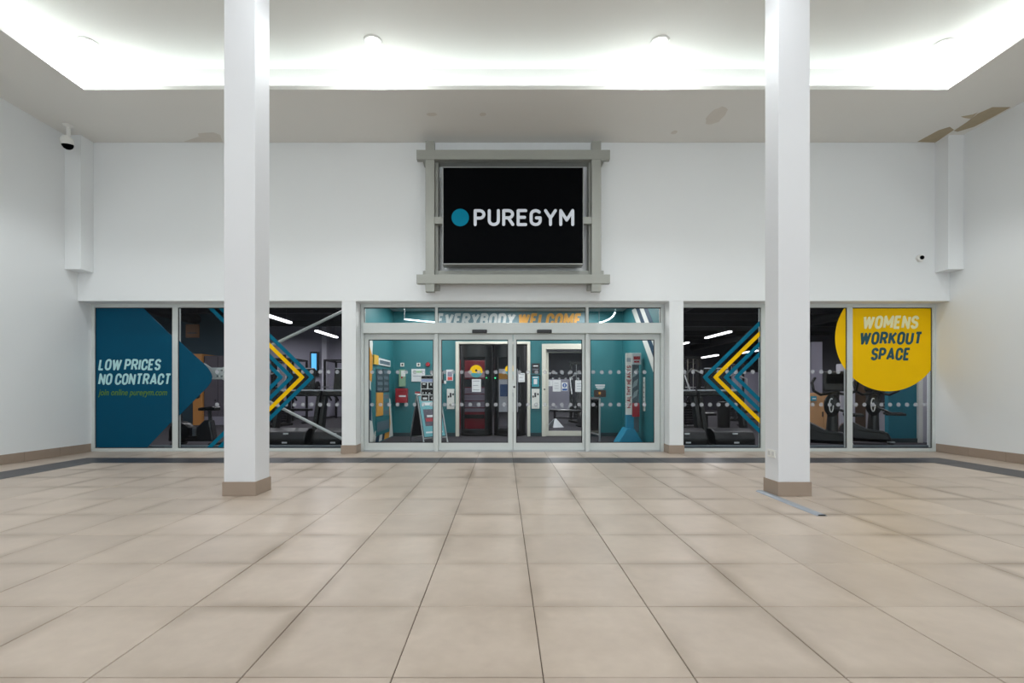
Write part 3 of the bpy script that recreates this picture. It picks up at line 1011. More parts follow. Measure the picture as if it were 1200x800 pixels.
for x, y0 in ((-6.5, 9.4), (-4.0, 9.4), (4.2, 9.4), (6.6, 9.2), (9.2, 9.4), (-.7, 12.0), (1.9, 12.3), (-11.5, 11.5), (11.5, 12.5), (4.6, 13.5), (3.2, 23), (-9.5, 17.0)):  # unseen tubes added to brighten the gym behind the glass
    tube_light(x, y0, y0 + 1.8, 3.4, 'unseen ceiling tube light added to brighten the gym', 'added gym tubes out of sight')

# ------------------------------------------------------------------ lobby: glowing strips, lettering band
def strip(pts, label):  # glowing curves modelled as hung strips; their source is not settled
    t = thing('glowing_strip', label, 'light', pts[len(pts) // 2])
    mb = MB()
    mb.tube(pts, .014, 8)
    mb.build('glowing_tube', M_strip, t, smooth=True)
    for p in (pts[0], pts[-1]):
        MB().cyl(p, (p[0], p[1], 3.06), .005, n=6).build('hanger', M_silver, t)
strip([at(474, 374, 10), at(486, 375.2, 10), at(498, 376.4, 10), at(512, 377.6, 10)], 'thin glowing strip in the lobby over the A-board')
strip([at(702, 378, 9.6), at(708, 376.6, 9.6), at(714, 374, 9.6), at(718.5, 370.5, 9.6), at(721, 366, 9.6)], 'curved glowing strip in the lobby over the glass gate')
for i, (x, y) in enumerate(((-1.9, 9.6), (-1.9, 10.7), (.1, 9.5), (2.1, 9.6), (2.1, 10.7), (.1, 10.6))):  # unseen lamps added to raise the lobby brightness
    t = thing('lobby_fill_light', 'small unseen ceiling light added to brighten the teal lobby', 'light', (x, y, 3.06), group='added lobby ceiling lights')
    L().lathe([(.055, -.001), (.058, -.008), (.075, -.006), (.078, -.001)], n=20).build('trim_ring', M_white, t)
    L().lathe([(0, -.004), (.055, -.004)], n=20).build('lens', M_lamp, t)
    area_light('lobby_fill_lamp', (x, y, 3.04), (0, 0, 0), .3, .3, 18, (1, .98, .97), 180, 'DISK')

bp_ = thing('welcome_band', 'EVERYBODY WELCOME lettering on a panel coloured as lit rear wall in the lobby', 'sign', (.2, LBY, 2.7))
a, b = at(511, 384, LBY - .012), at(687, 365.5, LBY - .012)
B(a.x, b.x, LBY - .012, LBY - .001, a.z, b.z).build('panel', mat('lit_wall_panel', (120, 150, 160), .5), bp_)  # paler panel colour stands in for a lit stretch of teal wall
def words2(text, x0, x1, yt, yb, Y, m, parent, slant=.2, weight=.24):
    a, b = at(x0, yb, Y), at(x1, yt, Y)
    mb = MB()
    lettering(mb, text, a, U, V3, NB, b.x - a.x, b.z - a.z, weight, slant, .2, .003)
    return mb.build('lettering', m, parent)
words2('EVERYBODY', 510.5, 605, 366.6, 382.5, LBY - .016, mat('pale_grey_letter', (222, 226, 226), .5), bp_)
words2('WELCOME', 606, 682.5, 366.6, 382.5, LBY - .016, mat('orange_letter', (250, 185, 90), .5), bp_)

# ------------------------------------------------------------------ lobby rear wall: pods and inner door
fm = MB()
fm.box(PX0, PX0 + .08, LBY - .05, LBY + .12, .0015, 2.32)
fm.box(PX1 - .07, PX1, LBY - .05, LBY + .12, .0015, 2.32)
fm.box(PX0 + .08, PX1 - .07, LBY - .05, LBY + .12, 2.26, 2.32)
struct(fm.build('trim_4', M_offw, bevel=.004), 'cream frame round the black entry pods')
def pod(xc, label, side):
    yc, r = 11.77, .405
    t = thing('entry_pod', label, 'entry pod', (xc, yc, 0), group='black cylindrical entry pods')
    L().shell((0, 0), r, .03, 1.95, 2.25, 0, 360, 40).build('top_drum', M_black, t, smooth=True)
    L().lathe([(0, .0015), (r, .0015), (r, .05), (r - .02, .06), (0, .06)], n=36).build('base_plate', M_blackm, t, smooth=True)
    for a0, a1 in ((180, 222), (306, 360)):
        L().shell((0, 0), r, .028, .06, 1.95, a0, a1, 10).build('curved_panel', M_black, t, smooth=True)
    L().shell((0, 0), r - .008, .01, .06, 1.95, 222, 306, 14).build('curved_glass', G_dark, t, smooth=True)
    L().shell((0, 0), r + .006, .02, .062, .16, 222, 306, 12).build('kick_rail', M_black, t, smooth=True)
    for a in (222, 306):
        p = (math.cos(R(a)) * r, math.sin(R(a)) * r)
        L().cyl((p[0], p[1], .06), (p[0], p[1], 1.95), .022, n=10).build('post', M_black, t, smooth=True)
    a = R(308 if side > 0 else 206)
    L().ball((math.cos(a) * (r + .008), math.sin(a) * (r + .008), 1.435), .016).build('indicator_light', M_led, t)
    return t
pd1 = pod(-.68, 'black cylindrical entry pod with a round yellow sticker, beside the wall intercom', 1)
pd2 = pod(.165, 'black cylindrical entry pod beside the teal strip with the framed notices', -1)
def round_sticker(parent, dx, z, r=.155):
    def curved(pts, rr, m, name, th=.003):
        mb = MB()
        mb.prism([(dx + x, z + y) for x, y in pts], (0, -rr, 0), U, V3, NB, th)
        mb.local = True
        return mb.build(name, m, parent)
    c_ = [(r * math.cos(R(t)), r * math.sin(R(t))) for t in range(0, 360, 12)]
    s = curved(c_, .425, M_yellow, 'round_sticker')
    curved([(r * .985 * math.cos(R(t)), r * .985 * math.sin(R(t))) for t in range(195, 346, 10)], .428, mat('sticker_teal', (70, 150, 160), .5), 'sticker_band')
    curved([(.03 * math.cos(R(t)), .02 + .03 * math.sin(R(t))) for t in range(0, 360, 30)], .4285, M_blackm, 'sticker_mark')
round_sticker(pd1, .015, 1.59)
round_sticker(pd2, .0, 1.62, .13)
def leaflet(parent, x0, x1, z0, z1, y, lines=4, m=M_paper, name='notice', label=None):
    mb = L().box(x0, x1, y, y + .004, z0, z1)
    o = mb.build(name, m, parent, label=label)
    h = z1 - z0
    for i in range(lines):
        zz = z1 - h * (.15 + .7 * i / max(1, lines - 1))
        L().box(x0 + (x1 - x0) * .14, x1 - (x1 - x0) * (.14 + .2 * (i % 2)), y - .001, y, zz - h * .02, zz + h * .02).build('print_line', mat('print_grey', (120, 125, 140), .7), o)
    return o
leaflet(pd1, -.09, .13, 1.09, 1.4, -.428, 3)
leaflet(pd2, .02, .16, 1.08, 1.36, -.43, 3)
leaflet(pd2, .2, .36, 1.33, 1.55, -.37, 3)

# the glazed inner door
d2r = struct(thing('door_2', 'glazed inner door in a wide cream frame with paper notices on the glass', 'door', (1.54, LBY, 0)))
del d2r['category']
fm = MB()
fm.box(QX0, QX0 + .1, LBY - .05, LBY + .12, .0015, 2.26)
fm.box(QX1 - .1, QX1, LBY - .05, LBY + .12, .0015, 2.26)
fm.box(QX0 + .1, QX1 - .1, LBY - .05, LBY + .12, 2.13, 2.26)
fm.build('door_frame', M_offw, d2r, bevel=.004)
lf = MB()
lf.box(QX0 + .105, QX0 + .165, LBY, LBY + .045, .012, 2.12)
lf.box(QX1 - .165, QX1 - .105, LBY, LBY + .045, .012, 2.12)
lf.box(QX0 + .165, QX1 - .165, LBY, LBY + .045, .012, .13)
lf.box(QX0 + .165, QX1 - .165, LBY, LBY + .045, 2.05, 2.12)
ld = lf.build('door_leaf', M_offw, d2r, bevel=.003)
B(QX0 + .165, QX1 - .165, LBY + .018, LBY + .026, .13, 2.05).build('pane', G_door, ld)
MB().cyl((QX0 + .06, LBY - .056, 1.15), (QX0 + .06, LBY - .049, 1.15), .02).build('door_contact', M_charc, d2r)
bx = MB().box(QX0 + .12, QX1 - .12, LBY - .06, LBY - .003, 2.06, 2.12).build('door_closer', M_charc, d2r)
mb = MB()
for zz, off in ((1.545, 0), (1.41, .075), (.72, 0)):
    for i in range(7):
        x = QX0 + .2 + off + .155 * i
        if x < QX1 - .18:
            mb.prism([(x + .03 * math.cos(R(t)), zz + .03 * math.sin(R(t))) for t in range(0, 360, 30)], (0, LBY + .0155, 0), U, V3, NB, .0015)
mb.build('frosted_dots', M_dot, ld, kind='stuff')

def flat_on_back(name, label, cat, x0, x1, y0, y1, m, Y=LBY, t=.02, group=None):
    a, b = at(x0, y1, Y), at(x1, y0, Y)
    o = B(a.x, b.x, Y - t, Y - .0005, a.z, b.z).build(name, m)
    tag(o, label, cat, group)
    return o
def flat_child(par, name, x0, x1, y0, y1, m, Y, t=.003, label=None):
    a, b = at(x0, y1, Y), at(x1, y0, Y)
    return B(a.x, b.x, Y - t, Y, a.z, b.z).build(name, m, par, label=label)
YN = LBY + .017
def door_notice(x0, x1, y0, y1, label, m=M_paper):
    a, b = at(x0, y1, YN), at(x1, y0, YN)
    o = B(a.x, b.x, YN - .003, YN, a.z, b.z).build('notice', m)
    tag(o, label, 'notice', 'notices on the inner door glass')
    for i in range(3):
        zz = a.z + (b.z - a.z) * (.25 + .22 * i)
        B(a.x + .04, b.x - .06, YN - .004, YN - .003, zz, zz + .012).build('print_line', mat('print_pale', (170, 176, 186), .7), o)
    return o
door_notice(640.5, 647.5, 445.2, 452.3, 'half-size white paper notice at the hinge edge of the inner door')
door_notice(647.7, 657.2, 445, 458.6, 'white paper notice beside the blue sign on the inner door')
door_notice(674, 684, 445.5, 459, 'white paper notice on the far edge of the inner door, away from the blue sign')
a, b = at(658.3, 458, YN), at(665, 448, YN)
bs = B(a.x, b.x, YN - .003, YN, a.z, b.z).build('safety_sign', M_paper)
tag(bs, 'small blue and white mandatory door sign on the inner glass', 'sign')
cx_, cz_ = (a.x + b.x) / 2, b.z - .07
mb = MB()
mb.prism([(cx_ + .052 * math.cos(R(t)), cz_ + .052 * math.sin(R(t))) for t in range(0, 360, 20)], (0, YN - .0042, 0), U, V3, NB, .001)
mb.box(a.x + .012, b.x - .012, YN - .0042, YN - .0032, a.z + .012, a.z + .06)
mb.build('symbol', mat('sign_blue', (20, 80, 160), .5), bs)
MB().box(cx_ - .012, cx_ + .012, YN - .0052, YN - .0043, cz_ - .03, cz_ + .03).build('pictogram', M_paper, bs)

# strip of fittings between pods and inner door
o = flat_on_back('notice_board', 'dark grey notice plate above the teal framed poster', 'sign', 623, 632.5, 425.5, 437.5, M_charc)
flat_child(o, 'print', 625, 630.5, 428, 429.3, M_paper, LBY - .02)
flat_child(o, 'print', 624.5, 631, 432, 433, mat('print_grey', (120, 125, 140), .7), LBY - .02)
o = flat_on_back('framed_poster', 'teal poster in a black frame between the dark plate and the wall keypad', 'poster', 622, 633, 439.2, 454.5, M_black)
p = flat_child(o, 'poster_sheet', 623.2, 631.8, 440.5, 453, mat('poster_teal', (50, 150, 165), .5), LBY - .02)
flat_child(o, 'poster_patch', 625.5, 629.5, 444, 450, M_paper, LBY - .023, .002)
flat_child(o, 'print', 624.5, 630.5, 441.5, 442.8, M_paper, LBY - .023, .002)
def intercom(x0, x1, y0, y1, label):
    o = flat_on_back('intercom', label, 'intercom', x0, x1, y0, y1, M_white, t=.05, group='white wall intercom units')
    w_, h_ = x1 - x0, y1 - y0
    flat_child(o, 'speaker_grille', x0 + w_ * .35, x0 + w_ * .6, y0 + h_ * .2, y0 + h_ * .42, M_charc, LBY - .05, .004)
    flat_child(o, 'call_button', x0 + w_ * .1, x0 + w_ * .28, y0 + h_ * .34, y0 + h_ * .44, M_charc, LBY - .05, .006)
    flat_child(o, 'call_button', x0 + w_ * .72, x0 + w_ * .92, y0 + h_ * .22, y0 + h_ * .32, M_charc, LBY - .05, .006)
    c_ = at(x0 + w_ * .5, y0 + h_ * .8, LBY - .05)
    MB().cyl(c_, c_ - Vector((0, .02, 0)), .035, n=18).build('dial', M_steel, o, smooth=True)
intercom(623, 632, 455.5, 478.5, 'white wall intercom below the teal framed poster')
intercom(524, 532.5, 455.5, 479, 'white wall intercom beside the frame of the black pods')
o = flat_on_back('notice', 'white notice with a red lower half beside the pod frame', 'notice', 523, 531, 433, 446, M_paper, t=.006)
flat_child(o, 'red_panel', 524.5, 530, 441.5, 445.3, mat('notice_red', (225, 80, 75), .5), LBY - .006, .002)
flat_child(o, 'picture', 524.5, 530, 435.5, 441, mat('notice_grey', (150, 145, 165), .5), LBY - .006, .002)

o = flat_on_back('first_aid_kit', 'small green and white first aid box on the teal wall above the red box', 'first aid box', 468.5, 475.5, 433, 452.5, mat('first_aid_green', (142, 176, 146), .5), t=.09)
flat_child(o, 'front_label', 470, 475, 434, 441, M_white, LBY - .09, .004)
flat_child(o, 'red_button', 470, 471.8, 441, 443.2, M_red, LBY - .09, .006)
o = flat_on_back('red_wall_box', 'red metal box with white print on the teal wall beside the A-board', 'box', 465, 478.3, 455, 471.5, M_red, t=.14)
flat_child(o, 'print', 467.5, 475.5, 463, 465, M_paper, LBY - .14, .002)
flat_child(o, 'lid_seam', 465.4, 478, 458.6, 459, M_blackm, LBY - .14, .002)
for px, lb in ((471.5, 'small white switch plate above the first aid box'), (490.5, 'small white switch plate beside the red alarm sounder')):
    o = flat_on_back('switch_plate', lb, 'switch', px - 2.2, px + 2.2, 425, 429.3, M_white, t=.012, group='white switch plates')
    flat_child(o, 'rocker', px - .9, px + .9, 426, 428.3, M_charc, LBY - .012, .004)
c = at(501.5, 427, LBY)
o = tag(MB(Matrix.Translation((c.x, LBY - .0005, c.z)) @ Matrix.Rotation(R(90), 4, 'X')).lathe([(0, 0), (.055, 0), (.055, .03), (.042, .06), (0, .065)], n=20).build('alarm_sounder', M_red, smooth=True), 'round red fire alarm sounder on the teal wall', 'alarm')
o = flat_on_back('whiteboard', 'white framed notice on the teal wall beside the black service poster', 'notice', 482.3, 498.3, 432.2, 447, M_paper, t=.015)
flat_child(o, 'print', 484, 495, 434.5, 436.5, mat('print_green', (150, 190, 140), .6), LBY - .015, .002)
flat_child(o, 'print', 484, 494, 440, 441, mat('print_pale', (170, 176, 186), .7), LBY - .015, .002)
o = flat_on_back('framed_notice', 'dark framed white notice behind the door mullion', 'notice', 504.5, 520, 434, 449, M_charc, t=.02)
flat_child(o, 'sheet', 506, 518.5, 435.5, 445, M_paper, LBY - .02, .002)
flat_child(o, 'picture', 514.8, 517.5, 440, 446.5, M_paper, LBY - .022, .002)
flat_on_back('paper_slip', 'small white paper slip below the dark framed notice', 'notice', 520.4, 523, 445.8, 449.4, M_paper, t=.004)
o = flat_on_back('picture_sign', 'dark picture with an orange glow on the teal wall above the glass gate', 'picture', 696, 710, 456.8, 465, mat('dark_brown_print', (62, 44, 36), .5, var=.3), t=.01)
flat_child(o, 'bright_spot', 701.5, 704, 459, 462, M_orange, LBY - .01, .002)
o = flat_on_back('wall_slogan', 'small white lettering on the teal wall above the dark picture', 'sign', 697, 709.5, 450, 456, M_teal, t=.004)
flat_child(o, 'print', 697.5, 709, 450.4, 452, M_paper, LBY - .004, .002)
flat_child(o, 'print', 698.5, 708.5, 452.6, 454.2, M_paper, LBY - .004, .002)
flat_child(o, 'print', 700, 707, 454.8, 455.8, M_paper, LBY - .004, .002)

# left lobby side wall graphics (on X = LBX0)
def side(px, py, X=LBX0):
    Y = X * F / (px - CX)
    return (Y, EYE + (CY - py) * Y / F)
def side_poly(name, pts, m, t=.004, label=None, parent=None, X=LBX0, off=.0005):
    sg_ = 1 if X < 0 else -1
    mb = MB()
    mb.prism(pts, (X + sg_ * off, 0, 0), (0, 1, 0), (0, 0, 1), (sg_, 0, 0), t)
    return mb.build(name, m, parent, label=label)
gr = thing('wall_graphic', 'diagonal white, navy and orange striped graphic low on the teal lobby wall', 'wall graphic', (LBX0, 10, .1))
def yz(*p):
    return list(p)
side_poly('stripe', yz((9.0, .02), (9.75, .02), (9.55, .5), (9.45, 1.2), (9.6, 2.1), (9.35, 2.4), (9.0, 2.4)), M_white, parent=gr)
side_poly('stripe', yz((9.3, 1.35), (9.5, 1.3), (9.58, 1.8), (9.36, 2.0)), M_orange, parent=gr, off=.005)
side_poly('stripe', yz((9.28, .55), (9.5, .5), (9.47, 1.1), (9.3, 1.2)), M_navy, parent=gr, off=.005)
side_poly('stripe', yz((9.6, .02), (9.75, .02), (9.95, .3), (9.75, .26)), M_white, parent=gr)
side_poly('stripe', yz((9.75, .02), (10.05, .02), (10.25, .36), (9.95, .3)), M_navy, parent=gr)
side_poly('stripe', yz((10.05, .02), (10.3, .02), (10.5, .4), (10.25, .36)), M_white, parent=gr)
side_poly('stripe', yz((10.3, .02), (10.5, .02), (10.72, .42), (10.5, .4)), M_navy, parent=gr)
side_poly('stripe', yz((10.5, .02), (10.95, .02), (11.1, .35), (10.95, .95), (10.72, .42)), M_orange, parent=gr)
side_poly('stripe', yz((10.95, .02), (11.35, .02), (11.1, .9), (10.97, .95), (11.1, .35)), M_white, parent=gr)
def side_board(px0, px1, py0, py1, m, label, rows=0, name='poster', t=.02):
    y0, y1 = LBX0 * F / (px0 - CX), LBX0 * F / (px1 - CX)
    ym = (y0 + y1) / 2
    z1, z0 = EYE + (CY - py0) * ym / F, EYE + (CY - py1) * ym / F
    o = side_poly(name, [(y0, z0), (y1, z0), (y1, z1), (y0, z1)], m, t)
    tag(o, label, 'poster', 'posters on the lobby side wall')
    for r in range(rows):
        za, zb = z0 + (z1 - z0) * (r + .2) / rows, z0 + (z1 - z0) * (r + .75) / rows
        side_poly('print', [(y0 + .06, za), (y1 - .06, za), (y1 - .06, zb), (y0 + .06, zb)], mat('poster_print', (95, 112, 125), .5), .002, None, o, off=t + .0005)
    return o
side_board(440.5, 448, 432.5, 459, mat('poster_dark', (38, 62, 74), .5), 'dark poster directly above the orange poster', 4)
side_board(448.3, 455, 432.5, 459, mat('poster_dark', (38, 62, 74), .5), 'dark poster above the teal-grey poster, beside the first dark poster', 4)
side_board(440.5, 448, 459.7, 487, M_orange, 'orange poster on the teal side wall', 0)
side_board(448.3, 455, 459.7, 487, mat('poster_greyteal', (60, 128, 138), .5), 'teal-grey poster beside the orange poster', 3)
side_board(440, 455.5, 488, 508, mat('poster_teal2', (36, 108, 118), .5), 'wide teal poster lowest on the side wall above the stripes', 1)
side_board(437, 442, 416, 427, mat('card_yellow', (236, 190, 70), .5), 'small yellow card high on the lobby side wall', 0, 'card', .03)
side_board(443, 456.5, 421, 428.5, M_paper, 'white lettered card beside the yellow card', 1, 'card', .02)

# right side wall stripes
gr2 = thing('wall_graphic', 'steep white and navy stripes on the lobby wall beside the weighing machine', 'wall graphic', (LBX1, 9.5, 1.4))
for y0, y1, m in ((10.57, 10.27, M_white), (10.27, 10.04, M_navy), (10.04, 9.8, M_white), (9.8, 9.58, M_navy)):
    def foot(y):           # each stripe runs down at 45 degrees to z = 1.4 or to the shop front
        return (y - 1.6, 1.4) if y - 1.6 >= 8.78 else (8.78, 2.95 - (y - 8.78) * .96875)
    f0, f1 = foot(y0), foot(y1)
    corner = [(8.78, 1.4)] if f1[0] == 8.78 and f0[0] != 8.78 else []
    side_poly('stripe', [(y0, 2.95), (y1, 2.95), f1] + corner + [f0], m, .003, None, gr2, LBX1)
rl = thing('height_ruler', 'white vertical height ruler strip on the lobby wall beside the weighing machine', 'ruler', (LBX1, 9.67, .7))
B(LBX1 - .012, LBX1 - .0005, 9.57, 9.70, .7, 1.40).build('scale_strip', M_white, rl)
mk = MB()
for i in range(6):
    mk.box(LBX1 - .0135, LBX1 - .012, 9.6, 9.67, .78 + .1 * i, .795 + .1 * i)
mk.build('marks', M_charc, rl, kind='stuff')

# ------------------------------------------------------------------ lobby free-standing things
# A-board
ab = thing('a_board', 'folding pavement A-board with a teal poster standing on the lobby carpet', 'A-board', (-1.62, 10.05, 0), R(38))
def ab_panel(sgn, poster):
    """one sloped panel: local y = 0 is the hinge line plane, sgn the side it leans to"""
    wd, H, sp = .56, 1.03, .33
    def pt(x, s):    # s from 0 at the foot to 1 at the hinge
        return Vector((x, sgn * sp * (1 - s), H * s + .0015))
    legs = L()
    for x in (-wd / 2, wd / 2):
        legs.tube([pt(x, 0), pt(x, 1)], .016, 8)
    legs.tube([pt(-wd / 2, .12), pt(wd / 2, .12)], .014, 8)
    legs.tube([pt(-wd / 2, .995), pt(wd / 2, .995)], .016, 8)
    fr_ = legs.build('frame', M_silver, ab, smooth=True)
    q = [pt(-wd / 2 + .015, .13), pt(wd / 2 - .015, .13), pt(wd / 2 - .015, .985), pt(-wd / 2 + .015, .985)]
    n = (q[1] - q[0]).cross(q[3] - q[0]).normalized() * (-1 if sgn > 0 else 1)
    pn = L()
    pn.add([v - n * .005 for v in q] + [v + n * .003 for v in q], [(3, 2, 1, 0), (4, 5, 6, 7), (0, 1, 5, 4), (1, 2, 6, 5), (2, 3, 7, 6), (3, 0, 4, 7)])
    bd = pn.build('board', M_charc, ab)
    if poster:
        def patch(name, x0, x1, s0, s1, m, k):
            v = [pt(x0, s0), pt(x1, s0), pt(x1, s1), pt(x0, s1)]
            g = L()
            g.add([p + n * (.0035 + .001 * k) for p in v] + [p + n * (.0055 + .001 * k) for p in v], [(3, 2, 1, 0), (4, 5, 6, 7), (0, 1, 5, 4), (1, 2, 6, 5), (2, 3, 7, 6), (3, 0, 4, 7)])
            g.build(name, m, bd)
        patch('poster', -.25, .25, .15, .97, mat('board_teal', (110, 176, 186), .4), 0)
        patch('picture', -.19, .2, .36, .70, mat('board_photo', (92, 88, 102), .4, var=.5, scale=9), 1)
        patch('picture_stripe', -.16, .06, .45, .52, mat('board_red', (178, 60, 70), .4), 2)
        patch('picture_stripe', -.12, .02, .54, .58, M_paper, 2)
        patch('print', -.18, .16, .78, .84, M_paper, 1)
        patch('print', -.18, .1, .88, .91, M_paper, 1)
        patch('print', -.2, .2, .22, .25, M_paper, 1)
    return bd
ab_panel(-1, True)
ab_panel(1, False)
tk = tag(MB().box(-1.90, -1.80, 9.98, 10.06, 1.045, 1.10).build('charity_box', M_red), 'small red and white box on top of the A-board', 'box')
MB().box(-1.905, -1.795, 9.978, 10.062, 1.043, 1.062).build('base', M_paper, tk)

# black service poster on the inner face of the side screen
YP = yl + .0065
po = thing('service_poster', 'black poster with white pictograms on the side screen glass above the A-board', 'poster', (-1.3, YP, 1.2))
a, b = at(493, 470, YP), at(510, 439.5, YP)
B(a.x, b.x, YP, YP + .003, a.z, b.z).build('sheet', M_paper, po)
def pp(name, x0, x1, y0, y1, m, d=.0015):
    a, b = at(x0, y1, YP), at(x1, y0, YP)
    return B(a.x, b.x, YP - d, YP - .0002, a.z, b.z).build(name, m, po)
pp('panel', 493.8, 509, 440.3, 443.6, M_blackm)
pp('panel', 493.8, 509, 444, 447.3, mat('pale_blue_print', (168, 180, 220), .5))
pp('panel', 493.8, 500.4, 448.3, 455, M_blackm)
pp('panel', 502, 509, 448.3, 455, M_blackm)
pp('panel', 493.8, 509, 456, 462, M_blackm)
pp('panel', 493.8, 502, 463, 469.4, M_blackm)
pp('panel', 503, 509, 463, 469.4, M_blackm)
for x0, x1, y0, y1 in ((495.3, 498.6, 449, 450.6), (504.2, 506, 449, 451.5), (495, 496.2, 459.5, 461.3), (498.5, 500, 459.5, 461.3), (502, 504.5, 460, 461.2), (495.5, 500.5, 465.5, 468), (505, 507.3, 466, 467), (505.8, 506.6, 464.6, 468)):
    pp('pictogram', x0, x1, y0, y1, M_paper, .0025)

# weighing machine
wm = thing('weighing_machine', 'tall coin-operated weighing machine with a white banner lettered HEALTHY HEARTS', 'weighing machine', (2.66, 9.72, 0))
ws = F / 9.62
L().prism([(-.3, .0015), (.26, .0015), (.22, .05), (.04, .34), (-.1, .34), (-.28, .05)], (0, -.12, 0), (1, 0, 0), (0, 0, 1), (0, 1, 0), .42).build('base', M_bluep, wm, bevel=.01)
L().box(-.09, .06, -.03, .12, .34, .62).build('lower_column', M_bluep, wm, bevel=.01)
L().box(.02, .17, -.02, .14, .25, 1.9).build('column', mat('machine_grey', (84, 96, 104), .4), wm, bevel=.012)
bn = L().box(-.125, .005, -.075, -.05, .62, 1.9).build('banner', M_white, wm, bevel=.003)
mb = L()
lettering(mb, 'HEALTHY HEARTS', (-.015, -.0775, .76), (0, 0, 1), (-1, 0, 0), (0, 1, 0), .88, .09, .2, 0, .22, .002)
mb.build('lettering', M_red, bn)
L().box(-.1, -.02, -.077, -.0755, 1.72, 1.8).build('print', mat('print_pale', (170, 176, 186), .7), bn)
hd = L().box(.005, .19, -.1, .1, 1.66, 1.9).build('head_unit', mat('machine_head', (186, 190, 194), .4), wm, bevel=.01)
L().box(.03, .165, -.103, -.1, 1.76, 1.83).build('print', M_red, hd)
L().box(.04, .15, -.103, -.1, 1.70, 1.74).build('print', M_red, hd)
L().box(.02, .165, -.08, -.02, .58, .86).build('coin_box', M_red, wm, bevel=.006)
for i in range(3):
    L().prism([(.03, 0), (.12, .06), (.15, .2), (.06, .14)], (0, -.03, .95 + .22 * i), (1, 0, 0), (0, 0, 1), (0, 1, 0), .008).build('picture', mat('machine_pic', (150, 165, 170), .4), wm)

# glass swing gate
gt = thing('glass_gate', 'low glass swing gate with a steel frame beside the inner door', 'gate', (2.13, 10.25, 0))
g0, g1 = Vector((2.12, 10.25, 0)), Vector((1.98, 11.25, 0))
for p, nm in ((g0, 'post'), (g1, 'post')):
    MB().cyl(p + Vector((0, 0, .0015)), p + Vector((0, 0, .95)), .022, n=12).build(nm, M_silver, gt, smooth=True)
MB().cyl(g0 + Vector((0, 0, .945)), g1 + Vector((0, 0, .945)), .024, n=12).build('top_rail', M_charc, gt, smooth=True)
MB().cyl(g0 + Vector((0, 0, .14)), g1 + Vector((0, 0, .14)), .018, n=12).build('bottom_rail', M_silver, gt, smooth=True)
gd = (g1 - g0).normalized()
gpn = MB()
gpn.prism([(.02, .15), ((g1 - g0).length - .02, .15), ((g1 - g0).length - .02, .93), (.02, .93)], g0, gd, (0, 0, 1), gd.cross(Vector((0, 0, 1))), .01)
gpn.build('glass_panel', glass('gate_glass', (.85, .93, .92), 1.4), gt)
MB().cyl(g0 + Vector((-.22, .05, .0015)), g0 + Vector((-.22, .05, .93)), .018, n=12).build('post', M_silver, gt, smooth=True)
MB().cyl(g0 + Vector((-.22, .05, .93)), g0 + Vector((0, 0, .93)), .02, n=12).build('top_rail', M_charc, gt, smooth=True)

# ------------------------------------------------------------------ gym equipment
def treadmill(x, y, rz, label):
    t = thing('treadmill', label, 'treadmill', (x, y, 0), rz, 'treadmills by the windows')
    hw = .40
    L().prism([(0, .03), (-.02, .16), (.06, .30), (.22, .36), (.55, .33), (.75, .2), (.75, .03)], (-hw, 0, 0), (0, 1, 0), (0, 0, 1), (1, 0, 0), 2 * hw).build('motor_cover', M_charc, t, bevel=.02)
    L().box(-hw + .03, hw - .03, -.035, -.012, .07, .13).build('cover_trim', M_blackm, t)
    for z, y_ in ((.245, .022), (.075, -.038)):
        L().box(-.04, .06, y_ - .006, y_ + .004, z, z + .03).build('label_plate', M_paper, t)
    L().box(-.42, .42, .74, 2.1, .05, .17).build('deck', M_blackm, t, bevel=.015)
    L().box(-.27, .27, .76, 2.09, .171, .178).build('running_belt', M_black, t)
    for s in (-1, 1):
        L().box(s * .35 - .06, s * .35 + .06, .76, 2.08, .172, .2).build('side_rail', M_charc, t, bevel=.01)
        L().prism([(.28, .04), (.52, .04), (.82, 1.12), (.66, 1.12)], (s * .42 - .042, 0, 0), (0, 1, 0), (0, 0, 1), (1, 0, 0), .084).build('upright', M_black, t, bevel=.015)
        L().tube([(s * .40, .72, 1.02), (s * .40, .95, 1.04), (s * .40, 1.3, .98), (s * .40, 1.42, .9)], .022, 10).build('handrail', M_black, t, smooth=True)
        L().box(s * .4 - .03, s * .4 + .03, .02, .28, .0015, .045).build('foot', M_blackm, t)
    L().prism([(.6, 1.02), (.62, 1.0), (.98, 1.06), (.98, 1.12), (.62, 1.1)], (-.45, 0, 0), (0, 1, 0), (0, 0, 1), (1, 0, 0), .90).build('console_tray', M_black, t, bevel=.012)
    arcp = [(.45 * math.cos(R(a)), .72 - .13 * math.sin(R(a)), 1.125) for a in range(0, 181, 15)]
    L().tube(arcp, .014, 8).build('tray_rim', mat('pale_rim', (190, 192, 200), .4), t, smooth=True)
    sc_ = L().prism([(.74, 1.12), (.80, 1.10), (.90, 1.58), (.84, 1.6)], (-.27, 0, 0), (0, 1, 0), (0, 0, 1), (1, 0, 0), .54).build('console', M_black, t, bevel=.015)
    L().prism([(.812, 1.16), (.818, 1.16), (.905, 1.56), (.899, 1.56)], (-.24, 0, 0), (0, 1, 0), (0, 0, 1), (1, 0, 0), .48).build('display', M_screen, sc_)
    L().prism([(.825, 1.6), (.86, 1.585), (.862, 1.6), (.83, 1.615)], (-.255, 0, 0), (0, 1, 0), (0, 0, 1), (1, 0, 0), .51).build('top_edge', mat('pale_rim', (190, 192, 200), .4), sc_)
    return t
tm = treadmill(-4.36, 9.27, 0, 'dark treadmill behind the yellow chevron of the window with the brace')
dup(tm, (-3.40, 9.27, 0), 0, 'dark treadmill against the narrow pier, beside the one behind the yellow chevron')
dup(tm, (3.66, 9.27, 0), 0, 'dark treadmill cut by the pier in the window with left-pointing chevrons')
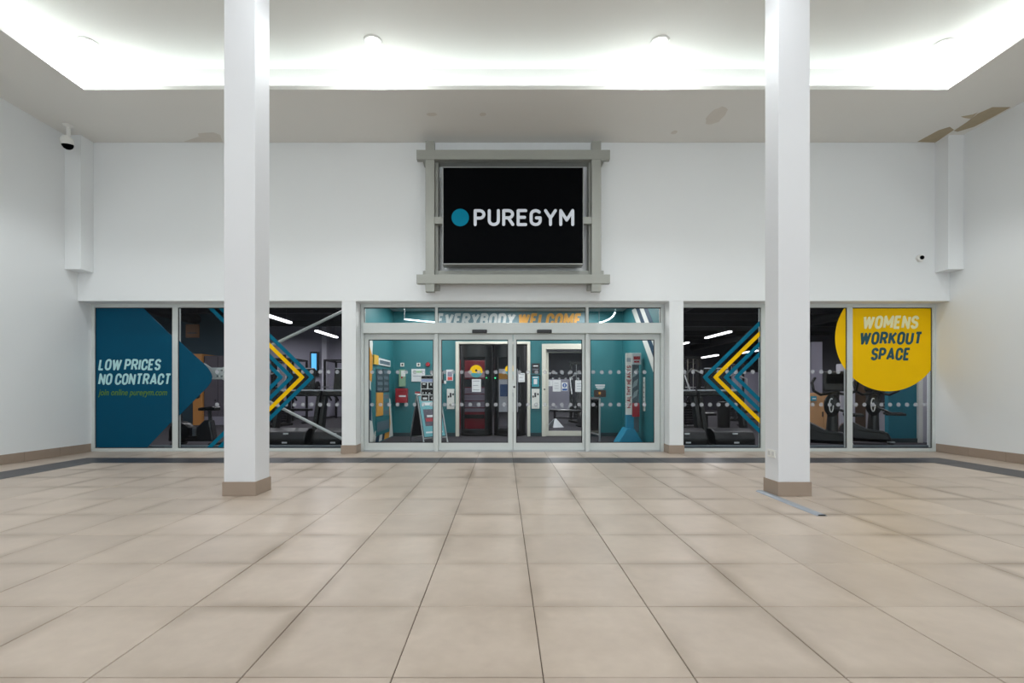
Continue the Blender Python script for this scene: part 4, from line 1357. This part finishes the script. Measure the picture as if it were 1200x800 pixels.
dup(tm, (4.62, 9.27, 0), 0, 'dark treadmill in front of the black bin behind left-pointing chevrons')

def cross_trainer(x, y, rz, label):
    t = thing('cross_trainer', label, 'cross trainer', (x, y, 0), rz, 'cross trainers behind the yellow disc window')
    # low flywheel casing
    L().prism([(-.55, .09), (-.6, .2), (-.54, .38), (-.38, .46), (-.2, .32), (.26, .26), (.32, .09)], (0, -.16, 0), (1, 0, 0), (0, 0, 1), (0, 1, 0), .32).build('flywheel_cover', M_black, t, bevel=.04)
    L().prism([(-.52, .40), (-.36, .48), (-.1, .33), (.2, .285), (.2, .26), (-.16, .29)], (0, -.172, 0), (1, 0, 0), (0, 0, 1), (0, 1, 0), .344).build('cover_trim', M_charc, t, bevel=.004)
    L().tube([(-.55, -.26, .035), (-.55, .26, .035)], .035, 10).build('stabiliser', M_blackm, t, smooth=True)
    L().box(-.6, .36, -.05, .05, .05, .1).build('floor_beam', M_blackm, t, bevel=.01)
    L().tube([(.3, -.3, .035), (.3, .3, .035)], .035, 10).build('stabiliser', M_blackm, t, smooth=True)
    L().box(.24, .36, -.2, .02, .07, .085).build('foot_label', M_silver, t)
    L().tube([(.02, 0, .25), (.03, 0, .7), (.08, 0, 1.1), (.14, 0, 1.22)], [.105, .085, .07, .06], 12).build('upright', M_black, t, smooth=True)
    # oval shroud with pale loop
    o = L(Matrix.Translation((.02, -.1, .83)) @ Matrix.Diagonal((.62, .55, 1.05, 1))).ball((0, 0, 0), .22, .1, .22).build('shroud', M_black, t, smooth=True)
    lp = [(.02 + .032 * math.cos(R(a)) - .01, -.172, .83 + .135 * math.sin(R(a))) for a in range(60, 361, 15)]
    L().tube(lp, .009, 8).build('loop_badge', M_paper, o, smooth=True)
    # console
    cs_ = L(Matrix.Translation((.1, -.02, 1.30)) @ Matrix.Rotation(R(-14), 4, 'X')).box(-.23, .23, -.035, .035, -.2, .22).build('console', M_black, t, bevel=.03)
    L(Matrix.Translation((.1, -.02, 1.30)) @ Matrix.Rotation(R(-14), 4, 'X')).box(-.17, .17, -.036, -.031, -.05, .15).build('display', M_screen, cs_)
    for s in (-1, 1):
        L().tube([(.08, s * .05, 1.08), (s * .22 + .05, -.18, 1.04), (s * .34 + .06, -.24, 1.12), (s * .37 + .06, -.2, 1.28), (s * .33 + .07, -.14, 1.38)], .028, 10).build('handlebar', M_black, t, smooth=True)
        L().tube([(.04, s * .13, .78), (.2, s * .2, .72), (.3, s * .22, .66)], .022, 8).build('crank_arm', M_charc, t, smooth=True)
        L().box(.2, .52, s * .22 - .07, s * .22 + .07, .62, .67).build('pedal', M_blackm, t, bevel=.015)
    return t
ct = cross_trainer(6.60, 9.38, R(-35), 'black cross trainer with a pale loop badge, beside the pillar')
dup(ct, (7.70, 9.72, 0), R(-35), 'black cross trainer standing under the yellow disc')

# exercise bike behind the arrow tip
bk = thing('exercise_bike', 'dark indoor exercise bike behind the tip of the teal arrow', 'exercise bike', (-6.35, 9.6, 0))
L().tube([(-.35, -.22, .03), (-.35, .22, .03)], .03, 10).build('stabiliser', M_blackm, bk, smooth=True)
L().tube([(.42, -.22, .03), (.42, .22, .03)], .03, 10).build('stabiliser', M_blackm, bk, smooth=True)
L().prism([(-.52, .08), (-.5, .32), (-.3, .42), (.05, .36), (.22, .52), (.34, .52), (.42, .08)], (0, -.09, 0), (1, 0, 0), (0, 0, 1), (0, 1, 0), .18).build('frame_shroud', M_charc, bk, bevel=.03)
L(Matrix.Translation((-.28, 0, .27)) @ rx).lathe([(0, -.11), (.2, -.11), (.22, -.06), (.22, .06), (.2, .11), (0, .11)], n=24).build('flywheel', M_black, bk, smooth=True)
L().tube([(.3, 0, .5), (.28, 0, .72)], .035, 10).build('seat_post', M_charc, bk, smooth=True)
L().prism([(.1, .71), (.46, .71), (.46, .78), (.38, .8), (.1, .77)], (0, -.1, 0), (1, 0, 0), (0, 0, 1), (0, 1, 0), .2).build('saddle', M_black, bk, bevel=.02)
L().tube([(-.3, 0, .42), (-.33, 0, 1.02)], .035, 10).build('handlebar_post', M_charc, bk, smooth=True)
L().tube([(-.15, -.22, 1.1), (-.36, -.2, 1.06), (-.4, 0, 1.06), (-.36, .2, 1.06), (-.15, .22, 1.1)], .02, 8).build('handlebar', M_black, bk, smooth=True)
L().box(.02, .08, -.14, -.1, .18, .36).build('crank', M_silver, bk)
L().box(-.02, .12, -.22, -.13, .17, .2).build('pedal', M_black, bk)

# lockers and panels seen behind the first window
lk = thing('locker_bank', 'grey lockers behind the gym bike with a pale plinth', 'lockers', (-9.1, 15.4, 0))
B(-9.72, -8.35, 15.1, 15.85, .0015, .28).build('plinth', M_gwall, lk)
B(-9.72, -8.35, 15.1, 15.85, .28, 2.25).build('carcass', M_lock, lk)
for i in range(3):
    for j in range(2):
        d = B(-9.71 + .455 * i, -9.27 + .455 * i, 15.08, 15.1, .3 + .97 * j, 1.25 + .97 * j).build('door', M_lock, lk, bevel=.004)
        MB().cyl((-9.34 + .455 * i, 15.07, .8 + .97 * j), (-9.34 + .455 * i, 15.08, .8 + .97 * j), .025).build('lock', M_blackm, d)
op = thing('locker_end_panel', 'tall orange-toned wooden panel at the end of the grey lockers', 'panel', (-9.85, 15.3, 0))
B(-10.02, -9.73, 15.0, 15.85, .0015, 2.3).build('board', mat('honey_oak', (214, 148, 80), .5, var=.1, scale=5), op, bevel=.005)
for z in (.95, 1.35):
    MB().cyl((-9.87, 14.985, z), (-9.87, 15.0, z), .09).build('hole_cap', M_charc, op)
sgn_ = tag(B(-9.84, -9.43, 14.4, 14.43, 2.76, 3.17).build('hanging_sign', mat('dull_orange_sign', (112, 76, 44), .6)), 'dull orange sign hanging in the dark above the wooden locker panel', 'sign')
for x in (-9.78, -9.5):
    MB().cyl((x, 14.415, 3.17), (x, 14.415, 3.95), .008, n=6).build('hanger', M_charc, sgn_)
MB().box(-9.78, -9.5, 14.395, 14.4, 2.88, 2.92).build('print', M_charc, sgn_)
ws_ = tag(B(-9.3, -9.0, 15.86, 15.9, 2.45, 3.1).build('wall_speaker', M_black), 'black wall speaker on the dark partition above the lockers', 'speaker')
MB().box(-9.17, -9.12, 15.855, 15.86, 2.55, 2.62).build('badge', M_paper, ws_)

# things along the lavender wall
tv = thing('wall_screen', 'upright blue lit screen in a black case on the grey gym wall', 'screen', (-8.1, 20, 1.9))
B(-8.28, -7.92, 19.9, 19.999, 1.72, 2.78).build('case', M_black, tv, bevel=.01)
B(-8.22, -8.0, 19.895, 19.9, 1.98, 2.7).build('display', M_tv, tv)
struct(B(-7.7, -7.5, 19.7, 19.999, 0, 3.95).build('trim_5', mat('column_white', (190, 188, 200), .6)), 'pale column on the grey gym wall beside the blue screen')
wp = tag(B(-9.6, -9.35, 19.93, 19.999, 2.3, 2.65).build('wall_panel', M_charc), 'small dark square panel on the grey gym wall', 'panel')
MB().box(-9.56, -9.39, 19.925, 19.93, 2.34, 2.61).build('face', M_beam, wp)

def power_rack(x, y, rz, label, w_=1.2, d_=1.2, h_=2.3):
    t = thing('power_rack', label, 'power rack', (x, y, 0), rz, 'power racks in the gym')
    for sx in (-1, 1):
        for sy in (-1, 1):
            L().box(sx * w_ / 2 - .035, sx * w_ / 2 + .035, sy * d_ / 2 - .035, sy * d_ / 2 + .035, .0015, h_).build('upright', M_black, t)
        for z in (.05, h_ - .06):
            L().box(sx * w_ / 2 - .03, sx * w_ / 2 + .03, -d_ / 2, d_ / 2, z, z + .06).build('side_beam', M_black, t)
    for sy in (-1, 1):
        L().box(-w_ / 2, w_ / 2, sy * d_ / 2 - .03, sy * d_ / 2 + .03, h_ - .06, h_).build('cross_beam', M_black, t)
    L().cyl((-w_ / 2 - .45, -d_ / 2 - .08, 1.25), (w_ / 2 + .45, -d_ / 2 - .08, 1.25), .016, n=8).build('barbell', M_silver, t, smooth=True)
    for s in (-1, 1):
        xx = s * (w_ / 2 + .25)
        L().cyl((xx - .03, -d_ / 2 - .08, 1.25), (xx + .03, -d_ / 2 - .08, 1.25), .22, n=22).build('weight_plate', M_blackm, t, smooth=True)
    return t
pr = power_rack(-8.3, 17.6, 0, 'black power rack with a loaded bar behind the innermost right-pointing chevron')
dup(pr, (-6.2, 18.3, 0), 0, 'black power rack with a loaded bar in front of the blue screen wall')
dup(pr, (7.4, 19.5, 0), 0, 'black power rack deep behind the tip of the outermost left-pointing chevron')

def cable_machine(x, y, rz, label):
    t = thing('cable_machine', label, 'gym machine', (x, y, 0), rz, 'cable machines in the gym')
    L().box(-.35, .35, -.6, .5, .0015, .08).build('base', M_blackm, t, bevel=.01)
    for s in (-1, 1):
        L().box(s * .3 - .04, s * .3 + .04, .3, .42, .08, 2.05).build('upright', M_black, t, bevel=.01)
    L().box(-.34, .34, .28, .44, 2.05, 2.13).build('top_beam', M_black, t, bevel=.01)
    for i in range(9):
        L().box(-.2, .2, .3, .4, .12 + .075 * i, .187 + .075 * i).build('weight_block', M_charc, t)
    for s in (-1, 1):
        L().cyl((s * .1, .35, .1), (s * .1, .35, 2.05), .012, n=8).build('guide_rod', M_silver, t, smooth=True)
    L().box(-.2, .2, -.45, .0, .42, .5).build('seat', M_black, t, bevel=.02)
    L().box(-.05, .05, -.28, -.18, .08, .42).build('seat_post', M_charc, t)
    L().prism([(0, .55), (.08, .53), (.2, 1.15), (.12, 1.18)], (-.18, 0, 0), (0, 1, 0), (0, 0, 1), (1, 0, 0), .36).build('back_pad', M_black, t, bevel=.02)
    L().tube([(-.45, -.2, 1.0), (-.42, .1, 1.55), (0, .3, 1.75), (.42, .1, 1.55), (.45, -.2, 1.0)], .025, 10).build('lever_arm', M_silver, t, smooth=True)
    return t
cmn = cable_machine(2.75, 16.2, R(10), 'tall black cable machine seen through the glazed inner door')
dup(cmn, (5.6, 13.3, 0), R(20), 'black cable machine behind the treadmill cut by the pier')
dup(cmn, (-7.25, 14.6, 0), R(-15), 'black cable machine behind the treadmill with the yellow chevron')
dup(cmn, (8.7, 17.5, 0), R(-25), 'black cable machine behind the lower arm of the innermost left-pointing chevron')
dup(cmn, (-4.7, 15.5, 0), R(5), 'black cable machine behind the treadmill against the narrow pier')

def bench(x, y, rz, label):
    t = thing('weight_bench', label, 'bench', (x, y, 0), rz, 'weight benches in the gym')
    L().box(-.15, .15, -.6, .55, .42, .5).build('pad', M_black, t, bevel=.02)
    for yy in (-.45, .42):
        L().box(-.03, .03, yy - .03, yy + .03, .05, .42).build('leg', M_charc, t)
        L().box(-.28, .28, yy - .035, yy + .035, .0015, .05).build('foot', M_charc, t)
    L().box(-.03, .03, -.45, .42, .2, .25).build('stretcher', M_charc, t)
    return t
bn1 = bench(2.05, 15.1, R(60), 'black weight bench seen through the glazed inner door')
dup(bn1, (7.9, 14.6, 0), R(80), 'black weight bench on the carpet beside the black bin')
dup(bn1, (-7.2, 16.0, 0), R(85), 'black weight bench before the power racks behind the right-pointing chevrons')

bn_ = thing('waste_bin', 'tall round black bin on the carpet behind the left-pointing chevrons', 'bin', (6.63, 14.0, 0))
L().lathe([(0, .0015), (.17, .0015), (.19, .7), (0, .7)], n=24).build('body', M_blackm, bn_, smooth=True)
L().lathe([(.197, .68), (.2, .74), (.15, .78), (0, .79)], n=24).build('lid', M_black, bn_, smooth=True)

wfs = thing('wet_floor_sign', 'white folding floor sign on the carpet inside the glazed inner door', 'floor sign', (1.58, 14.2, 0), R(30))
for s in (-1, 1):
    L().prism([(-.2, .0015), (.2, .0015), (.03, .26), (-.03, .26)], (0, s * .17, 0), (1, 0, 0), (0, -s * .6, 1), (0, 1, 0), .012).build('panel', M_paper, wfs)
    
# vending machine behind the first pod
vm = thing('vending_machine', 'red vending machine seen through the first pod glass', 'vending machine', (-.85, 13.8, 0))
B(-1.32, -.42, 13.6, 14.3, .0015, 2.0)  .build('cabinet', mat('vending_red', (150, 30, 46), .4), vm, bevel=.01)
B(-1.26, -.5, 13.585, 13.6, .5, 1.2).build('front_glass', mat('vending_front', (150, 135, 150), .3, var=.4, scale=14), vm)
B(-1.26, -.5, 13.58, 13.6, 1.5, 1.68).build('header_print', mat('vending_header', (215, 175, 180), .4), vm)
B(-1.26, -.5, 13.585, 13.6, 1.22, 1.45).build('header_panel', M_charc, vm)
for i in range(3):
    B(-1.24, -.52, 13.575, 13.585, .6 + .2 * i, .63 + .2 * i).build('shelf', mat('dark_red', (110, 25, 45), .5), vm)
B(-1.2, -.56, 13.585, 13.6, .3, .42).build('flap', M_blackm, vm)
ns = thing('notice_stand', 'tall white poster stand behind the second pod', 'poster stand', (.1, 13.5, 0))
B(-.22, .42, 13.5, 13.53, .5, 1.75).build('board', M_paper, ns)
B(-.1, .3, 13.494, 13.5, .95, 1.3).build('picture', mat('stand_pic', (70, 100, 150), .5, var=.5, scale=10), ns)
B(-.15, .35, 13.494, 13.5, 1.45, 1.62).build('print', M_orange, ns)
for x in (-.2, .37):
    B(x, x + .03, 13.5, 13.53, .0015, .5).build('leg', M_charc, ns)
B(-.22, .42, 13.35, 13.7, .0015, .03).build('foot', M_charc, ns)
stb = thing('exercise_bike', 'grey upright exercise bike seen at the far edge of the inner door', 'exercise bike', (2.72, 14.4, 0), R(35))
for ch in list(bk.children):
    c_ = ch.copy(); C.objects.link(c_); c_.parent = stb

# behind the yellow disc window
wpn = thing('oak_lockers', 'oak-fronted lockers behind the cross trainer with the loop badge', 'lockers', (7.6, 11.3, 0))
B(6.9, 7.92, 11.02, 11.5, .0015, 1.06).build('carcass', M_wood, wpn)
for i in range(3):
    dd = B(6.91 + .337 * i, 7.24 + .337 * i, 11.0, 11.02, .06, 1.05).build('door', M_wood, wpn, bevel=.004)
    MB().box(7.2 + .337 * i, 7.22 + .337 * i, 10.985, 11.0, .5, .62).build('handle', M_charc, dd)
cd = tag(B(7.26, 7.38, 10.96, 10.998, .88, .99).build('card_sign', mat('card_blue', (50, 150, 180), .5)), 'small blue card on the oak lockers beside the pillar', 'card')
MB().box(7.28, 7.36, 10.956, 10.96, .92, .94).build('print', M_paper, cd)
struct(B(7.94, 8.28, 10.95, 11.1, 0, 1.75).build('trim_6', mat('column_white', (190, 188, 200), .6)), 'white gym column beside the oak lockers')
struct(B(8.74, 9.05, 13.2, 13.5, 0, 2.5).build('trim_7', M_gwall), 'grey gym column behind the pillar')
bw = thing('tall_locker', 'dark brown tall locker beside the white gym column', 'lockers', (8.6, 11.4, 0))
B(8.3, 8.66, 11.12, 11.5, .0015, 1.35).build('carcass', mat('dark_oak', (92, 72, 58), .5), bw)
B(8.31, 8.65, 11.1, 11.12, .06, 1.3).build('door', mat('dark_oak', (92, 72, 58), .5), bw, bevel=.004)
rb = thing('reception_desk', 'low white desk with wire baskets behind the second cross trainer', 'desk', (9.1, 11.6, 0))
B(8.7, 9.5, 11.3, 11.8, .0015, .62).build('desk_body', mat('desk_white', (200, 196, 205), .5), rb, bevel=.006)
for i in range(3):
    MB().tube([(8.75, 11.28, .66 + .08 * i), (9.45, 11.28, .66 + .08 * i)], .01, 6).build('basket_wire', M_silver, rb)
B(8.7, 9.5, 11.3, 11.8, .621, .65).build('desk_top', M_silver, rb)
tp = struct(thing('wall_gym_screen', 'teal painted partition panel under the yellow disc', 'partition', (8.5, 10.1, 0)))
del tp['category']
B(8.32, 8.93, 10.05, 10.15, .09, 2.7).build('panel', mat('teal_partition', (24, 112, 132), .5), tp)
B(8.32, 8.93, 10.03, 10.17, .0015, .09).build('skirting', mat('dark_skirting', (50, 66, 72), .5), tp)
B(8.93, 9.02, 10.0, 10.2, .0015, 2.7).build('post', M_white, tp)
struct(B(9.02, 9.6, 10.1, 10.2, 0, 2.7).build('wall_gym_return', mat('column_white', (190, 188, 200), .6)), 'pale wall return at the edge of the yellow disc window')

# inner sill boards behind the shop windows
for x0, x1, nm in ((XL, PL0, 'trim_8'), (PR1, XR, 'trim_9')):
    struct(B(x0, x1, 8.67, 8.75, .0015, .1).build(nm, mat('sill_grey', (96, 104, 112), .5)), 'low grey kerb inside the shop window')

for o in S.objects:
    if o.type == 'EMPTY' and o.parent is None and 'kind' not in o.keys():
        pass
